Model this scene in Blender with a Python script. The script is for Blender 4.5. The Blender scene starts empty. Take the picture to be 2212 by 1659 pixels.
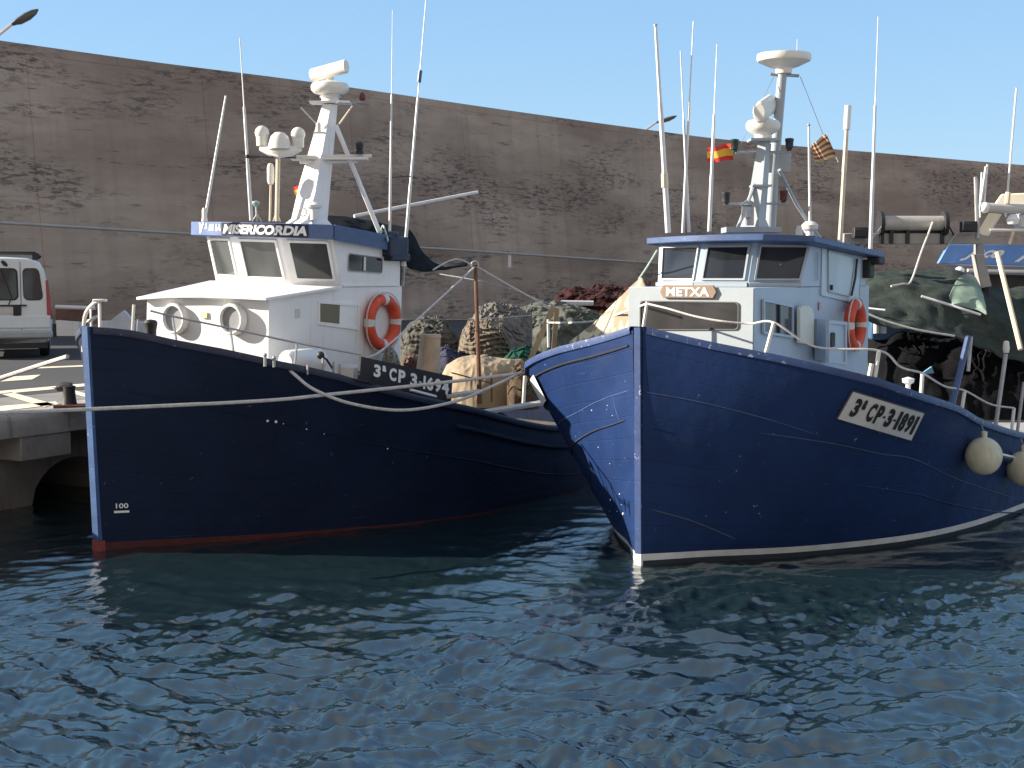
import bpy, math, random
import numpy as np
from mathutils import Vector, Matrix, noise
random.seed(7)
V = Vector
sc = bpy.context.scene
# ---------------------------------------------------------------- camera, world, sun, exposure
FPX = 1400.0; EYE = 3.0; KD = 1024/2212.0; FD = FPX/KD; HOR = 590.0
PITCH = math.atan((829.5-HOR)/FD)
cam = bpy.data.cameras.new("camera"); camo = bpy.data.objects.new("camera", cam); sc.collection.objects.link(camo)
cam.sensor_width = 36; cam.lens = 36*FPX/1024; cam.clip_start = 0.1; cam.clip_end = 3000
camo.location = (0, 0, EYE); camo.rotation_euler = (math.pi/2-PITCH, 0, 0); sc.camera = camo
SUN_AZ = (-math.cos(math.radians(3)), math.sin(math.radians(3))); SUN_EL = math.radians(22)
w = bpy.data.worlds.new("World"); sc.world = w; w.use_nodes = True
nt = w.node_tree; bg = nt.nodes['Background']
sky = nt.nodes.new('ShaderNodeTexSky'); sky.sky_type = 'NISHITA'; sky.sun_disc = False
sky.sun_elevation = SUN_EL; sky.sun_rotation = math.atan2(SUN_AZ[0], SUN_AZ[1]) % (2*math.pi)
sky.air_density = 1.0; sky.dust_density = 0.3; sky.ozone_density = 2.0
tcw = nt.nodes.new('ShaderNodeTexCoord'); sxw = nt.nodes.new('ShaderNodeSeparateXYZ'); nt.links.new(tcw.outputs['Generated'], sxw.inputs[0])
grw = nt.nodes.new('ShaderNodeValToRGB'); e_ = grw.color_ramp.elements
e_[0].position = 0.0; e_[0].color = (1.75, 2.75, 3.80, 1); e_[1].position = 1.0; e_[1].color = (1.7, 2.0, 2.5, 1); e2 = e_.new(.72); e2.color = (1.0, 1.95, 3.4, 1)
e1 = e_.new(.26); e1.color = (1.05, 2.15, 3.65, 1)
nt.links.new(sxw.outputs[2], grw.inputs[0])
mxw = nt.nodes.new('ShaderNodeMix'); mxw.data_type = 'RGBA'; mxw.inputs[0].default_value = .8
nt.links.new(sky.outputs[0], mxw.inputs[6]); nt.links.new(grw.outputs[0], mxw.inputs[7]); 
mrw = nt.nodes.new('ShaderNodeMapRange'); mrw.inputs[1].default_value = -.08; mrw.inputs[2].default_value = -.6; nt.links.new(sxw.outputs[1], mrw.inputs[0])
mx2 = nt.nodes.new('ShaderNodeMix'); mx2.data_type = 'RGBA'; nt.links.new(mrw.outputs[0], mx2.inputs[0]); nt.links.new(mxw.outputs[2], mx2.inputs[6]); mx2.inputs[7].default_value = (2.7, 2.5, 2.35, 1)   # pale warm sky added behind the viewer, standing in for light bounced off shore
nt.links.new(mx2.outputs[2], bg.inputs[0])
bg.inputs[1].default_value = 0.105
sun = bpy.data.lights.new("sun", 'SUN'); suno = bpy.data.objects.new("sun", sun); sc.collection.objects.link(suno)
sun.energy = 5.0; sun.angle = math.radians(0.5); sun.color = (1.0, 0.90, 0.76)
sd = V((SUN_AZ[0]*math.cos(SUN_EL), SUN_AZ[1]*math.cos(SUN_EL), math.sin(SUN_EL)))
suno.rotation_euler = sd.to_track_quat('Z', 'Y').to_euler(); suno.location = (-20, -10, 30)
sc.view_settings.view_transform = 'Standard'; sc.view_settings.look = 'None'; sc.view_settings.gamma = 1
sc.view_settings.exposure = 1.2

# ---------------------------------------------------------------- helpers
CP, SP = math.cos(PITCH), math.sin(PITCH)
FW = V((0, CP, -SP)); UP = V((0, SP, CP)); RT = V((1, 0, 0)); EYEP = V((0, 0, EYE))
def ray(x, y): return FW + RT*((x-1106)/FD) - UP*((y-829.5)/FD)
def at(x, y, Y):                       # point of the place at distance Y in front of the viewer
    d = ray(x, y); return EYEP + d*(Y/d.y)
def onz(x, y, z):
    d = ray(x, y); return EYEP + d*((z-EYE)/d.z)
def proj(p):
    d = V(p)-EYEP; z = d.dot(FW); return 1106+FD*d.dot(RT)/z, 829.5-FD*d.dot(UP)/z
def C3(x, y): return (300+x/2.6333)/1.15728, (500+y/2.6333)/1.15728
def C7(x, y): return (1500+x/2.9105)/1.15728, (540+y/2.9105)/1.15728
def C8(x, y): return (1960+x/1.8433)/1.15728, (380+y/1.8433)/1.15728
def interp(t, pts):
    if t <= pts[0][0]: return pts[0][1]
    for (a, b), (c, d) in zip(pts, pts[1:]):
        if t <= c: return b+(d-b)*(t-a)/(c-a)
    return pts[-1][1]
def smooth(pts, n=8):                  # Catmull-Rom
    P = [V(p) for p in pts]; P = [P[0]*2-P[1]]+P+[P[-1]*2-P[-2]]; out = []
    for i in range(1, len(P)-2):
        for k in range(n):
            t = k/n; a, b, c, d = P[i-1:i+3]
            out.append(0.5*((2*b)+(c-a)*t+(2*a-5*b+4*c-d)*t*t+(3*b-a-3*c+d)*t**3))
    out.append(P[-2]); return out

class Mat4(dict): pass
WM = {}
class MB:
    def __init__(s, M=None): s.v = []; s.f = []; s.M = M; s.uv = None
    def add(s, p):
        p = V(p); s.v.append(s.M @ p if s.M is not None else p); return len(s.v)-1
    def poly(s, pts): s.f.append([s.add(p) for p in pts])
    def grid(s, rows, close=False, uvs=None):
        n = len(rows[0]); b = len(s.v)
        for r in rows:
            for p in r: s.add(p)
        for i in range(len(rows)-1):
            for j in range(n if close else n-1):
                k = (j+1) % n; s.f.append([b+i*n+j, b+i*n+k, b+(i+1)*n+k, b+(i+1)*n+j])
        if uvs is not None:
            if s.uv is None: s.uv = {}
            for i, r in enumerate(uvs):
                for j, q in enumerate(r): s.uv[b+i*n+j] = q
        return b
    def box(s, c, size, R=None):
        c = V(c); hx, hy, hz = [q/2 for q in size]; P = []
        for z in (-hz, hz):
            for x, y in ((-hx, -hy), (hx, -hy), (hx, hy), (-hx, hy)):
                p = V((x, y, z)); P.append(s.add(c+(R @ p if R is not None else p)))
        a, b, c2, d, e, f, g, h = P
        s.f += [[a, d, c2, b], [e, f, g, h], [a, b, f, e], [b, c2, g, f], [c2, d, h, g], [d, a, e, h]]
    def bx(s, x0, x1, y0, y1, z0, z1): s.box(((x0+x1)/2, (y0+y1)/2, (z0+z1)/2), (x1-x0, y1-y0, z1-z0))
    def prism(s, pts, vec):
        vec = V(vec); n = len(pts); a = [s.add(p) for p in pts]; b = [s.add(V(p)+vec) for p in pts]
        s.f.append(a[::-1]); s.f.append(b)
        for i in range(n): j = (i+1) % n; s.f.append([a[i], a[j], b[j], b[i]])
    def loft(s, A, B):
        n = len(A); a = [s.add(p) for p in A]; b = [s.add(p) for p in B]
        s.f.append(a[::-1]); s.f.append(b)
        for i in range(n): j = (i+1) % n; s.f.append([a[i], a[j], b[j], b[i]])
    def tube(s, pts, r, n=8, flat=1.0):
        P = [V(p) for p in pts]; rs = r if isinstance(r, (list, tuple)) else [r]*len(P)
        if len(rs) != len(P): rs = [rs[0]+(rs[-1]-rs[0])*i/(len(P)-1) for i in range(len(P))]
        rows = []; u = None
        for i, p in enumerate(P):
            t = (P[min(i+1, len(P)-1)]-P[max(i-1, 0)])
            if t.length < 1e-9: t = V((0, 0, 1))
            t.normalize()
            if u is None: u = t.orthogonal().normalized()
            else:
                u = u-t*u.dot(t); u = u.normalized() if u.length > 1e-6 else t.orthogonal().normalized()
            w_ = t.cross(u)
            rows.append([p+u*math.cos(2*math.pi*k/n)*rs[i]+w_*math.sin(2*math.pi*k/n)*rs[i]*flat for k in range(n)])
        b = s.grid(rows, True); s.f.append([b+k for k in range(n)][::-1]); m = b+(len(P)-1)*n; s.f.append([m+k for k in range(n)])
    def lathe(s, prof, c, axis=(0, 0, 1), n=20, sc_=(1, 1)):
        ax = V(axis).normalized(); u = ax.orthogonal().normalized(); w_ = ax.cross(u); c = V(c)
        rows = [[c+ax*z+u*math.cos(2*math.pi*k/n)*r*sc_[0]+w_*math.sin(2*math.pi*k/n)*r*sc_[1] for k in range(n)] for r, z in prof]
        b = s.grid(rows, True); s.f.append([b+k for k in range(n)][::-1]); m = b+(len(prof)-1)*n; s.f.append([m+k for k in range(n)])
    def ball(s, c, r, n=14, sz=1.0):
        s.lathe([(max(r*math.sin(math.pi*i/n), 1e-4), -r*sz*math.cos(math.pi*i/n)) for i in range(n+1)], c, n=n+4)
    def torus(s, c, R, r, u, v, n=40, m=12, a0=0, a1=2*math.pi):
        c = V(c); u = V(u).normalized(); v = V(v).normalized(); w_ = u.cross(v); full = abs(a1-a0-2*math.pi) < 1e-6
        rows = []
        for i in range(n if full else n+1):
            a = a0+(a1-a0)*i/n; d = u*math.cos(a)+v*math.sin(a)
            rows.append([c+d*(R+r*math.cos(2*math.pi*k/m))+w_*r*math.sin(2*math.pi*k/m) for k in range(m)])
        b = s.grid(rows, True)
        if full:
            for k in range(m):
                k2 = (k+1) % m; s.f.append([b+(n-1)*m+k, b+(n-1)*m+k2, b+k2, b+k])
        else:
            s.f.append([b+k for k in range(m)]); s.f.append([b+n*m+k for k in range(m)][::-1])
def mesh_of(name, mb, mat, inv, ang=38, fix=True):
    me = bpy.data.meshes.new(name); me.from_pydata([inv @ p for p in mb.v], [], mb.f); me.validate()
    if fix:
        import bmesh
        bm = bmesh.new(); bm.from_mesh(me); bmesh.ops.recalc_face_normals(bm, faces=bm.faces); bm.to_mesh(me); bm.free()
    if mb.uv:
        ul = me.uv_layers.new(name='uv')
        for l in me.loops: ul.data[l.index].uv = mb.uv.get(l.vertex_index, (0, 0))
    me.polygons.foreach_set('use_smooth', [True]*len(me.polygons)); me.set_sharp_from_angle(angle=math.radians(ang))
    if mat: me.materials.append(mat)
    me.update(); return me
def thing(name, label, cat, loc=(0, 0, 0), group=None, kind=None, M=None):
    o = bpy.data.objects.new(name, None); sc.collection.objects.link(o)
    m = M if M is not None else Matrix.Translation(V(loc)); o.matrix_world = m; WM[o] = m; o.empty_display_size = .3
    tag(o, label, cat, group, kind); return o
def tag(o, label=None, cat=None, group=None, kind=None):
    if label: o['label'] = label
    if cat: o['category'] = cat
    if group: o['group'] = group
    if kind: o['kind'] = kind
    return o
def part(name, mb, mat, parent, label=None, ang=38, bev=0, fix=True):
    M = WM[parent]; o = bpy.data.objects.new(name, mesh_of(name, mb, mat, M.inverted(), ang, fix)); sc.collection.objects.link(o)
    o.parent = parent; WM[o] = M
    if label: o['label'] = label
    if bev: bevel(o, bev)
    return o
def bevel(o, wd):
    m = o.modifiers.new('bevel', 'BEVEL'); m.width = wd; m.segments = 2; m.limit_method = 'ANGLE'; m.angle_limit = math.radians(40)
def solo(name, mb, mat, label=None, cat=None, group=None, kind=None, ang=38, bev=0, fix=True):
    xs = [p.x for p in mb.v]; ys = [p.y for p in mb.v]; zs = [p.z for p in mb.v]
    M = Matrix.Translation(V(((min(xs)+max(xs))/2, (min(ys)+max(ys))/2, min(zs))))
    o = bpy.data.objects.new(name, mesh_of(name, mb, mat, M.inverted(), ang, fix)); sc.collection.objects.link(o); o.matrix_world = M; WM[o] = M
    tag(o, label, cat, group, kind)
    if bev: bevel(o, bev)
    return o

# ---------------------------------------------------------------- materials
def newmat(name):
    m = bpy.data.materials.new(name); m.use_nodes = True; n = m.node_tree
    return m, n, n.nodes['Principled BSDF']
def nd(n, t, **k):
    x = n.nodes.new(t)
    for a, b in k.items(): setattr(x, a, b)
    return x
def noise_n(n, co, scale, detail=5, rough=.55, dist=0):
    x = nd(n, 'ShaderNodeTexNoise'); x.inputs['Scale'].default_value = scale; x.inputs['Detail'].default_value = detail
    x.inputs['Roughness'].default_value = rough; x.inputs['Distortion'].default_value = dist; n.links.new(co, x.inputs['Vector']); return x.outputs[0]
def ramp(n, fac, a, b, ca=(0, 0, 0, 1), cb=(1, 1, 1, 1)):
    r = nd(n, 'ShaderNodeValToRGB'); r.color_ramp.elements[0].position = a; r.color_ramp.elements[1].position = b
    r.color_ramp.elements[0].color = ca; r.color_ramp.elements[1].color = cb; n.links.new(fac, r.inputs[0]); return r.outputs[0]
def mixc(n, fac, a, b, mode='MIX'):
    m = nd(n, 'ShaderNodeMix', data_type='RGBA', blend_type=mode)
    if isinstance(fac, float): m.inputs[0].default_value = fac
    else: n.links.new(fac, m.inputs[0])
    for i, c in ((6, a), (7, b)):
        if isinstance(c, (tuple, list)): m.inputs[i].default_value = (*c[:3], 1)
        else: n.links.new(c, m.inputs[i])
    return m.outputs[2]
def mul(n, a, b):
    m = nd(n, 'ShaderNodeMath', operation='MULTIPLY')
    for i, c in ((0, a), (1, b)):
        if isinstance(c, (int, float)): m.inputs[i].default_value = c
        else: n.links.new(c, m.inputs[i])
    return m.outputs[0]
def mapping(n, co, scale=(1, 1, 1), loc=(0, 0, 0)):
    m = nd(n, 'ShaderNodeMapping'); m.inputs['Scale'].default_value = scale; m.inputs['Location'].default_value = loc; n.links.new(co, m.inputs['Vector']); return m.outputs[0]
def bumpn(n, bs, h, strength=.3, dist=.02):
    b = nd(n, 'ShaderNodeBump'); b.inputs['Strength'].default_value = strength; b.inputs['Distance'].default_value = dist
    n.links.new(h, b.inputs['Height']); n.links.new(b.outputs[0], bs.inputs['Normal']); return b
def paint(name, col, rough=.5, var=.12, scale=2.5, metal=0., bump=.15, bscale=25, streak=0., scol=(.12, .07, .04), chips=0., ccol=(.5, .5, .5), spec=.5, trans=0):
    m, n, bs = newmat(name); co = nd(n, 'ShaderNodeTexCoord').outputs['Object']
    big = noise_n(n, co, scale, 6)
    c = mixc(n, ramp(n, big, .3, .7), tuple(q*(1-var) for q in col), tuple(min(1, q*(1+var*.6)) for q in col))
    if streak:
        st = noise_n(n, mapping(n, co, (9, 9, .7)), 1.0, 6, .6); c = mixc(n, mul(n, ramp(n, st, .58, .75), streak), c, scol)
    if chips:
        ch = noise_n(n, co, 14, 8, .7); c = mixc(n, mul(n, ramp(n, ch, .66-.1*chips, .70-.1*chips), .8), c, ccol)
    n.links.new(c, bs.inputs['Base Color'])
    rr = ramp(n, noise_n(n, co, scale*3, 4), .2, .8, (rough*.8,)*3+(1,), (min(1, rough*1.2),)*3+(1,)); n.links.new(rr, bs.inputs['Roughness'])
    bs.inputs['Metallic'].default_value = metal; bs.inputs['Specular IOR Level'].default_value = spec
    if bump: bumpn(n, bs, noise_n(n, co, bscale, 6), bump, .01)
    return m
white = paint('white_paint', (.78, .78, .78), .45, .08, 1.8, streak=.34, scol=(.46, .35, .24))
white2 = paint('grey_blue_white_paint', (.36, .46, .58), .4, .06, 1.5, streak=.35, scol=(.30, .26, .22))
whitef = paint('light_grey_paint', (.35, .39, .42), .4, .06, 1.5, streak=.15, scol=(.4, .38, .33))
plastic = paint('cream_plastic', (.74, .72, .66), .4, .06, 4)
steel = paint('galvanised_steel', (.42, .42, .42), .45, .2, 6, metal=.6)
polew = paint('pale_fibreglass', (.66, .66, .66), .4, .1, 6)
polec = paint('cream_fibreglass', (.66, .56, .42), .5, .15, 6)
rust = paint('rusty_steel', (.17, .08, .045), .8, .4, 8, bump=.5)
rope_m = paint('pale_rope', (.56, .54, .52), .8, .2, 20, bump=.6, bscale=90)
rope_d = paint('grey_rope', (.32, .31, .30), .85, .25, 20, bump=.6, bscale=90)
rope_g = paint('pale_green_rope', (.38, .50, .44), .85, .2, 20, bump=.6, bscale=90)
black = paint('black_rubber', (.02, .02, .022), .6, .3, 8)
blackp = paint('black_board', (.012, .012, .016), .45, .2, 4)
ringm = paint('orange_red_foam', (.62, .075, .03), .6, .2, 6, chips=.25, ccol=(.6, .45, .4))
ringw = paint('reflective_tape', (.62, .60, .58), .5, .15, 8)
wood = paint('weathered_timber', (.36, .28, .17), .75, .25, 5, bump=.4, streak=.4)
brown = paint('brown_board', (.27, .185, .13), .7, .15, 6)
letw = paint('white_lettering', (.82, .82, .82), .6, .03, 4, bump=0)
letb = paint('black_lettering', (.012, .012, .014), .6, .1, 4, bump=0)
greyp = paint('pale_plate', (.52, .53, .55), .55, .1, 3, streak=.2)
bluep = paint('roof_blue_paint', (.045, .085, .20), .45, .2, 3, chips=.25, ccol=(.2, .25, .35))
bluel = paint('sunlit_blue_paint', (.085, .14, .30), .45, .15, 3, chips=.2, ccol=(.3, .35, .45))  # lighter copy of the roof blue, with sunlight on the front put in
navyp = paint('navy_sign_paint', (.010, .014, .045), .5, .15, 3)
deckm = paint('grey_deck', (.34, .34, .33), .8, .25, 3, streak=.2)
fend = paint('dirty_cream_fender', (.60, .59, .46), .6, .25, 4, streak=.5, scol=(.14, .14, .09))
camotan = None
def glass(name, col, rough=.06, var=.5):
    m, n, bs = newmat(name); co = nd(n, 'ShaderNodeTexCoord').outputs['Object']
    f = noise_n(n, mapping(n, co, (2.2, 2.2, .8)), 1.0, 2, .4)
    n.links.new(mixc(n, ramp(n, f, .42, .60), tuple(c*(1-var) for c in col), tuple(c*(1+var) for c in col)), bs.inputs['Base Color'])
    bs.inputs['Roughness'].default_value = rough; bs.inputs['Specular IOR Level'].default_value = .6; return m
glassL = glass('grey_reflection_glass', (.075, .082, .082), .12, .35); glassR = glass('dark_window_glass', (.022, .024, .028), .08, .4)  # left boat's grey panes carry the reflected surroundings in their colour
glassP = glass('porthole_glass', (.25, .25, .26), .2, .2); glassV = glass('van_glass', (.03, .04, .045), .06, .9); curt = paint('khaki_curtain', (.18, .17, .11), .8)

def hull_mat(name, col, seam=.5, chip=.3, ccol=(.30, .36, .5)):
    m, n, bs = newmat(name); tc = nd(n, 'ShaderNodeTexCoord'); uv = tc.outputs['UV']; ob = tc.outputs['Object']
    br = nd(n, 'ShaderNodeTexBrick'); n.links.new(mapping(n, uv, (1, 1, 1)), br.inputs['Vector']); br.offset = .37; br.offset_frequency = 2
    br.inputs['Scale'].default_value = 1; br.inputs['Brick Width'].default_value = 3.1; br.inputs['Row Height'].default_value = .205
    br.inputs['Mortar Size'].default_value = .006; br.inputs['Mortar Smooth'].default_value = .4
    br.inputs['Color1'].default_value = (1, 1, 1, 1); br.inputs['Color2'].default_value = (.86, .86, .86, 1)
    br.inputs['Mortar'].default_value = (.3, .3, .3, 1)
    wob = noise_n(n, ob, 1.3, 4)
    c = mixc(n, ramp(n, wob, .3, .7), tuple(q*.82 for q in col), tuple(q*1.12 for q in col))
    gap = mul(n, ramp(n, noise_n(n, ob, .9, 3), .42, .62), seam)
    c = mixc(n, gap, c, br.outputs[0], 'MULTIPLY')
    sc1 = ramp(n, noise_n(n, mapping(n, uv, (1.2, 14, 1)), 1.6, 7, .65), .66, .72)          # long pale scuffs along the planks
    c = mixc(n, mul(n, sc1, .16), c, ccol)
    sp = ramp(n, noise_n(n, ob, 17, 3, .5), .735-.02*chip, .75-.02*chip)                      # chipped paint dots
    c = mixc(n, mul(n, sp, chip), c, (.55, .58, .62))
    dk = ramp(n, noise_n(n, mapping(n, ob, (7, 7, .9)), 1, 5), .55, .8)
    c = mixc(n, mul(n, dk, .35), c, tuple(q*.5 for q in col))
    n.links.new(c, bs.inputs['Base Color'])
    n.links.new(ramp(n, noise_n(n, ob, 4, 5), .2, .8, (.38,)*3+(1,), (.6,)*3+(1,)), bs.inputs['Roughness'])
    b1 = bumpn(n, bs, noise_n(n, ob, 2.2, 5), .25, .05)
    b2 = nd(n, 'ShaderNodeBump'); b2.inputs['Strength'].default_value = .5; b2.inputs['Distance'].default_value = .006
    n.links.new(br.outputs['Fac'], b2.inputs['Height']); b2.invert = True
    n.links.new(b1.outputs[0], b2.inputs['Normal']); n.links.new(b2.outputs[0], bs.inputs['Normal'])
    bs.inputs['Specular IOR Level'].default_value = .16
    return m
hullR = hull_mat('blue_hull_paint', (.012, .032, .108), .6, .25)
hullL = hull_mat('navy_hull_paint', (.010, .018, .047), .5, .12)
railB = paint('scuffed_blue_rail', (.024, .055, .165), .5, .25, 5, chips=.5, ccol=(.4, .45, .55))
redm = paint('red_antifouling', (.075, .012, .011), .7, .3, 4)
stripew = paint('white_boot_stripe', (.66, .67, .66), .6, .15, 5, streak=.3, scol=(.3, .3, .25))
darkbot = paint('dark_bottom_paint', (.02, .03, .04), .6, .3, 4)

# ---------------------------------------------------------------- boats: frames and hulls
class Frame:
    def __init__(b, foot, th, roll=0):
        o = onz(*foot, 0.); t = math.radians(th); r = math.radians(roll)
        a = V((math.sin(t), math.cos(t), 0)); n = V((math.cos(t), -math.sin(t), 0)); u = V((0, 0, 1))
        n2 = n*math.cos(r)-u*math.sin(r); u2 = u*math.cos(r)+n*math.sin(r)
        b.o, b.a, b.n, b.u = o, a, n2, u2
        b.M = Matrix(((n2.x, a.x, u2.x, o.x), (n2.y, a.y, u2.y, o.y), (n2.z, a.z, u2.z, o.z), (0, 0, 0, 1))); b.Mi = b.M.inverted()
    def W(b, n, s, z): return b.M @ V((n, s, z))
    def bk(b, xy, n=None, s=None, z=None):      # point of a plane of the boat, in boat coordinates (n across, s aft, z up)
        d = ray(*xy)
        v, k = (b.n, n) if n is not None else ((b.a, s) if s is not None else (b.u, z))
        t = (k-(EYEP-b.o).dot(v))/d.dot(v); return b.Mi @ (EYEP+d*t)
FL = Frame((213, 1190), 30, 2); FR = Frame((1380, 1222), 36, 0)
class Hull:
    def __init__(h, F, bs, bw, zs, rake, p, L): h.F, h.bs, h.bw, h.zs, h.rake, h.p, h.L = F, bs, bw, zs, rake, p, L
    def pt(h, u, z, side=1):
        zt = interp(u, h.zs); v = z/zt; bs, bw = interp(u, h.bs), interp(u, h.bw)
        s = u-h.rake*v*max(0, 1-u/2.2)
        if z >= 0: n = bw+(bs-bw)*(max(v, 0)**h.p)
        else: n = bw*max(0.02, 1-(-z/.9)**2)
        return V((n*side, s, z))
    def hit(h, x, y, side=1):             # surface parameters seen at a picture point
        u, z = 1.0, 1.0
        for _ in range(60):
            q = proj(h.F.M @ h.pt(u, z, side)); e = (x-q[0], y-q[1])
            qu = proj(h.F.M @ h.pt(u+.01, z, side)); qz = proj(h.F.M @ h.pt(u, z+.01, side))
            a, b, c, d = (qu[0]-q[0])/.01, (qz[0]-q[0])/.01, (qu[1]-q[1])/.01, (qz[1]-q[1])/.01
            D = a*d-b*c
            if abs(D) < 1e-6: break
            u += .7*(e[0]*d-b*e[1])/D; z += .7*(a*e[1]-c*e[0])/D; u = min(max(u, .01), h.L-.1); z = min(max(z, 0.0), 2.6)
        return u, z
    def out(h, u, z, side, d):            # point a distance d outside the skin
        p = h.pt(u, z, side); a = h.pt(u+.02, z, side)-h.pt(u-.02 if u > .02 else 0, z, side); c = h.pt(u, z+.02, side)-h.pt(u, z-.02, side)
        nn = a.cross(c).normalized()
        if nn.x*side < 0: nn = -nn
        return p+nn*d
def us_(L, extra=()):
    r = [0, .03, .08, .15, .25, .35, .5, .65, .8, 1.0, 1.25, 1.5, 1.75, 2.0]; x = 2.25
    while x < L: r.append(x); x += .3
    r.append(L); return r
def dense(pts, L):
    P = smooth([(a, b, 0) for a, b in pts], 6); return [(p.x, p.y) for p in P]
# sheer half-breadth, waterline half-breadth, sheer height along the length
hL = Hull(FL, dense([(0, .05), (.25, .34), (.5, .70), (.82, 1.08), (1.2, 1.46), (1.7, 1.83), (2.2, 2.03), (3.0, 2.18), (4.5, 2.32), (7, 2.38), (10, 2.1)], 10),
          dense([(0, .035), (.35, .28), (.74, .58), (1.6, 1.20), (2.4, 1.68), (3.1, 2.06), (4.5, 2.45), (7, 2.5), (10, 1.9)], 10),
          dense([(0, 2.40), (.25, 2.37), (.5, 2.28), (.82, 2.19), (1.2, 2.07), (1.7, 1.93), (2.2, 1.77), (3.05, 1.57), (3.9, 1.40), (5.2, 1.10), (6.3, .94), (8, .86), (10, .95)], 10), .17, 1.15, 10)
hR = Hull(FR, dense([(0, .06), (.12, .36), (.25, .70), (.5, 1.30), (.75, 1.77), (1, 2.10), (1.25, 2.28), (1.6, 2.36), (2.2, 2.39), (4, 2.40), (7, 2.40), (10, 2.3), (12.5, 2.0)], 12),
          dense([(0, .03), (.3, .25), (.6, .46), (1.24, 1.02), (1.96, 1.48), (2.75, 1.86), (3.7, 2.10), (5, 2.22), (8, 2.25), (12.5, 1.8)], 12),
          dense([(0, 2.42), (.25, 2.27), (.5, 2.15), (.75, 2.03), (1, 1.93), (1.46, 1.77), (2.59, 1.54), (3.38, 1.33), (5.22, 1.00), (7, .86), (9, .86), (12.5, 1.0)], 12), .05, 1.0, 12.5)
def build_hull(h, root, mat, stripe, zs0, zs1, lowm, name):
    us = us_(h.L)
    def band(z0f, z1f, k):
        mb = MB(h.F.M)
        for side in (-1, 1):
            rows, uvs = [], []
            for i in range(k+1):
                rw, uw = [], []
                for u in us:
                    z = z0f(u)+(z1f(u)-z0f(u))*i/k; rw.append(h.pt(u, z, side)); uw.append((u+(3.7 if side > 0 else 0), z/interp(u, h.zs)*2.2+.02))
                rows.append(rw); uvs.append(uw)
            mb.grid(rows, uvs=uvs)
        return mb
    top = lambda u: interp(u, h.zs)
    mb = band(lambda u: zs1, top, 16)
    for zi in range(1):                       # transom
        k = 10; A = [h.pt(h.L, zs1+(top(h.L)-zs1)*i/k, -1) for i in range(k+1)]; B = [h.pt(h.L, zs1+(top(h.L)-zs1)*i/k, 1) for i in range(k+1)]
        mb.grid([A, B])
    hull = part('hull', mb, mat, root, ang=60)
    part('boot_stripe', band(lambda u: zs0, lambda u: zs1, 2), stripe, root, ang=60)
    part('hull_bottom', band(lambda u: -.85, lambda u: zs0, 5), lowm, root, ang=60)
    # bulwark inside, deck
    mb = MB(h.F.M)
    for side in (-1, 1):
        rows = []
        for dz in (0, .25, .5):
            rows.append([V((max(h.pt(u, top(u)-dz, 1).x-.07, .005)*side, h.pt(u, top(u)-dz).y+.06, top(u)-dz)) for u in us])
        mb.grid(rows)
    part('bulwark', mb, greyp if h is hR else paint('bulwark_inside', (.26, .225, .19), .8, .3, 4, streak=.5, bump=.4), root, ang=60)
    mb = MB(h.F.M); mb.grid([[V((max(h.pt(u, top(u)-.45, 1).x-.07, .005)*q, h.pt(u, top(u)-.45).y+.06, top(u)-.45)) for u in us] for q in (-1, -.5, 0, .5, 1)])
    part('deck', mb, deckm if h is hR else paint('brown_deck', (.14, .12, .10), .85, .3, 4), root, ang=60)
    mb = MB(h.F.M)                            # cap rail
    for side in (-1, 1):
        path = [h.pt(u, top(u), side)+V((-.02*side, 0, .012)) for u in us]
        rows = [[p+V((dx*side, 0, dz)) for p in path] for dx, dz in ((.055, -.045), (.065, 0), (.05, .03), (-.05, .03), (-.06, -.045), (.055, -.045))]
        mb.grid(rows)
    part('cap_rail', mb, railB if h is hR else paint('navy_rail', (.018, .028, .062), .5, .25, 5, chips=.3, ccol=(.3, .34, .42)), root, ang=50)
boatL = thing('fishing_boat', 'navy blue fishing boat with tall white wheelhouse and red bottom, nearest the arched quay', 'boat', M=FL.M)
boatR = thing('fishing_boat', 'blue fishing boat with pale grey wheelhouse and brown METXA name board', 'boat', M=FR.M)
build_hull(hL, boatL, hullL, redm, -.02, .095, redm, 'L')
build_hull(hR, boatR, hullR, stripew, .055, .125, darkbot, 'R')
# stems
def stem(h, root, wd, dep, mat, z0, z1, name='stem_post'):
    mb = MB(h.F.M); A, B = [], []
    for i in range(9):
        z = z0+(z1-z0)*i/8; s = h.pt(0, z).y; A.append([(-wd/2, s+.05, z), (-wd/2*.85, s-dep, z), (wd/2*.85, s-dep, z), (wd/2, s+.05, z)])
    mb.grid(A, True); b = len(mb.v)-4; mb.f.append([b, b+1, b+2, b+3]); part(name, mb, mat, root)
stem(hL, boatL, .10, .035, paint('stem_blue', (.055, .115, .27), .5, .25, 4, chips=.3, ccol=(.3, .35, .45)), .123, 2.44); stem(hL, boatL, .13, .035, paint('red_stem_paint', (.28, .06, .045), .6, .2, 8), -.5, .12, 'stem_foot')
stem(hR, boatR, .085, .02, railB, .13, 2.45); stem(hR, boatR, .09, .02, stripew, -.5, .127, 'stem_foot')
mb = MB(FR.M)   # white forefoot patch on one side
us = [0, .1, .2, .3, .4, .5]
mb.grid([[hR.out(max(u, .02), z*(1-.0*u), -1, .006) for u in us] for z in (-.2, -.1, 0, .06)])
part('forefoot_patch', mb, stripew, boatR)

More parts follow.
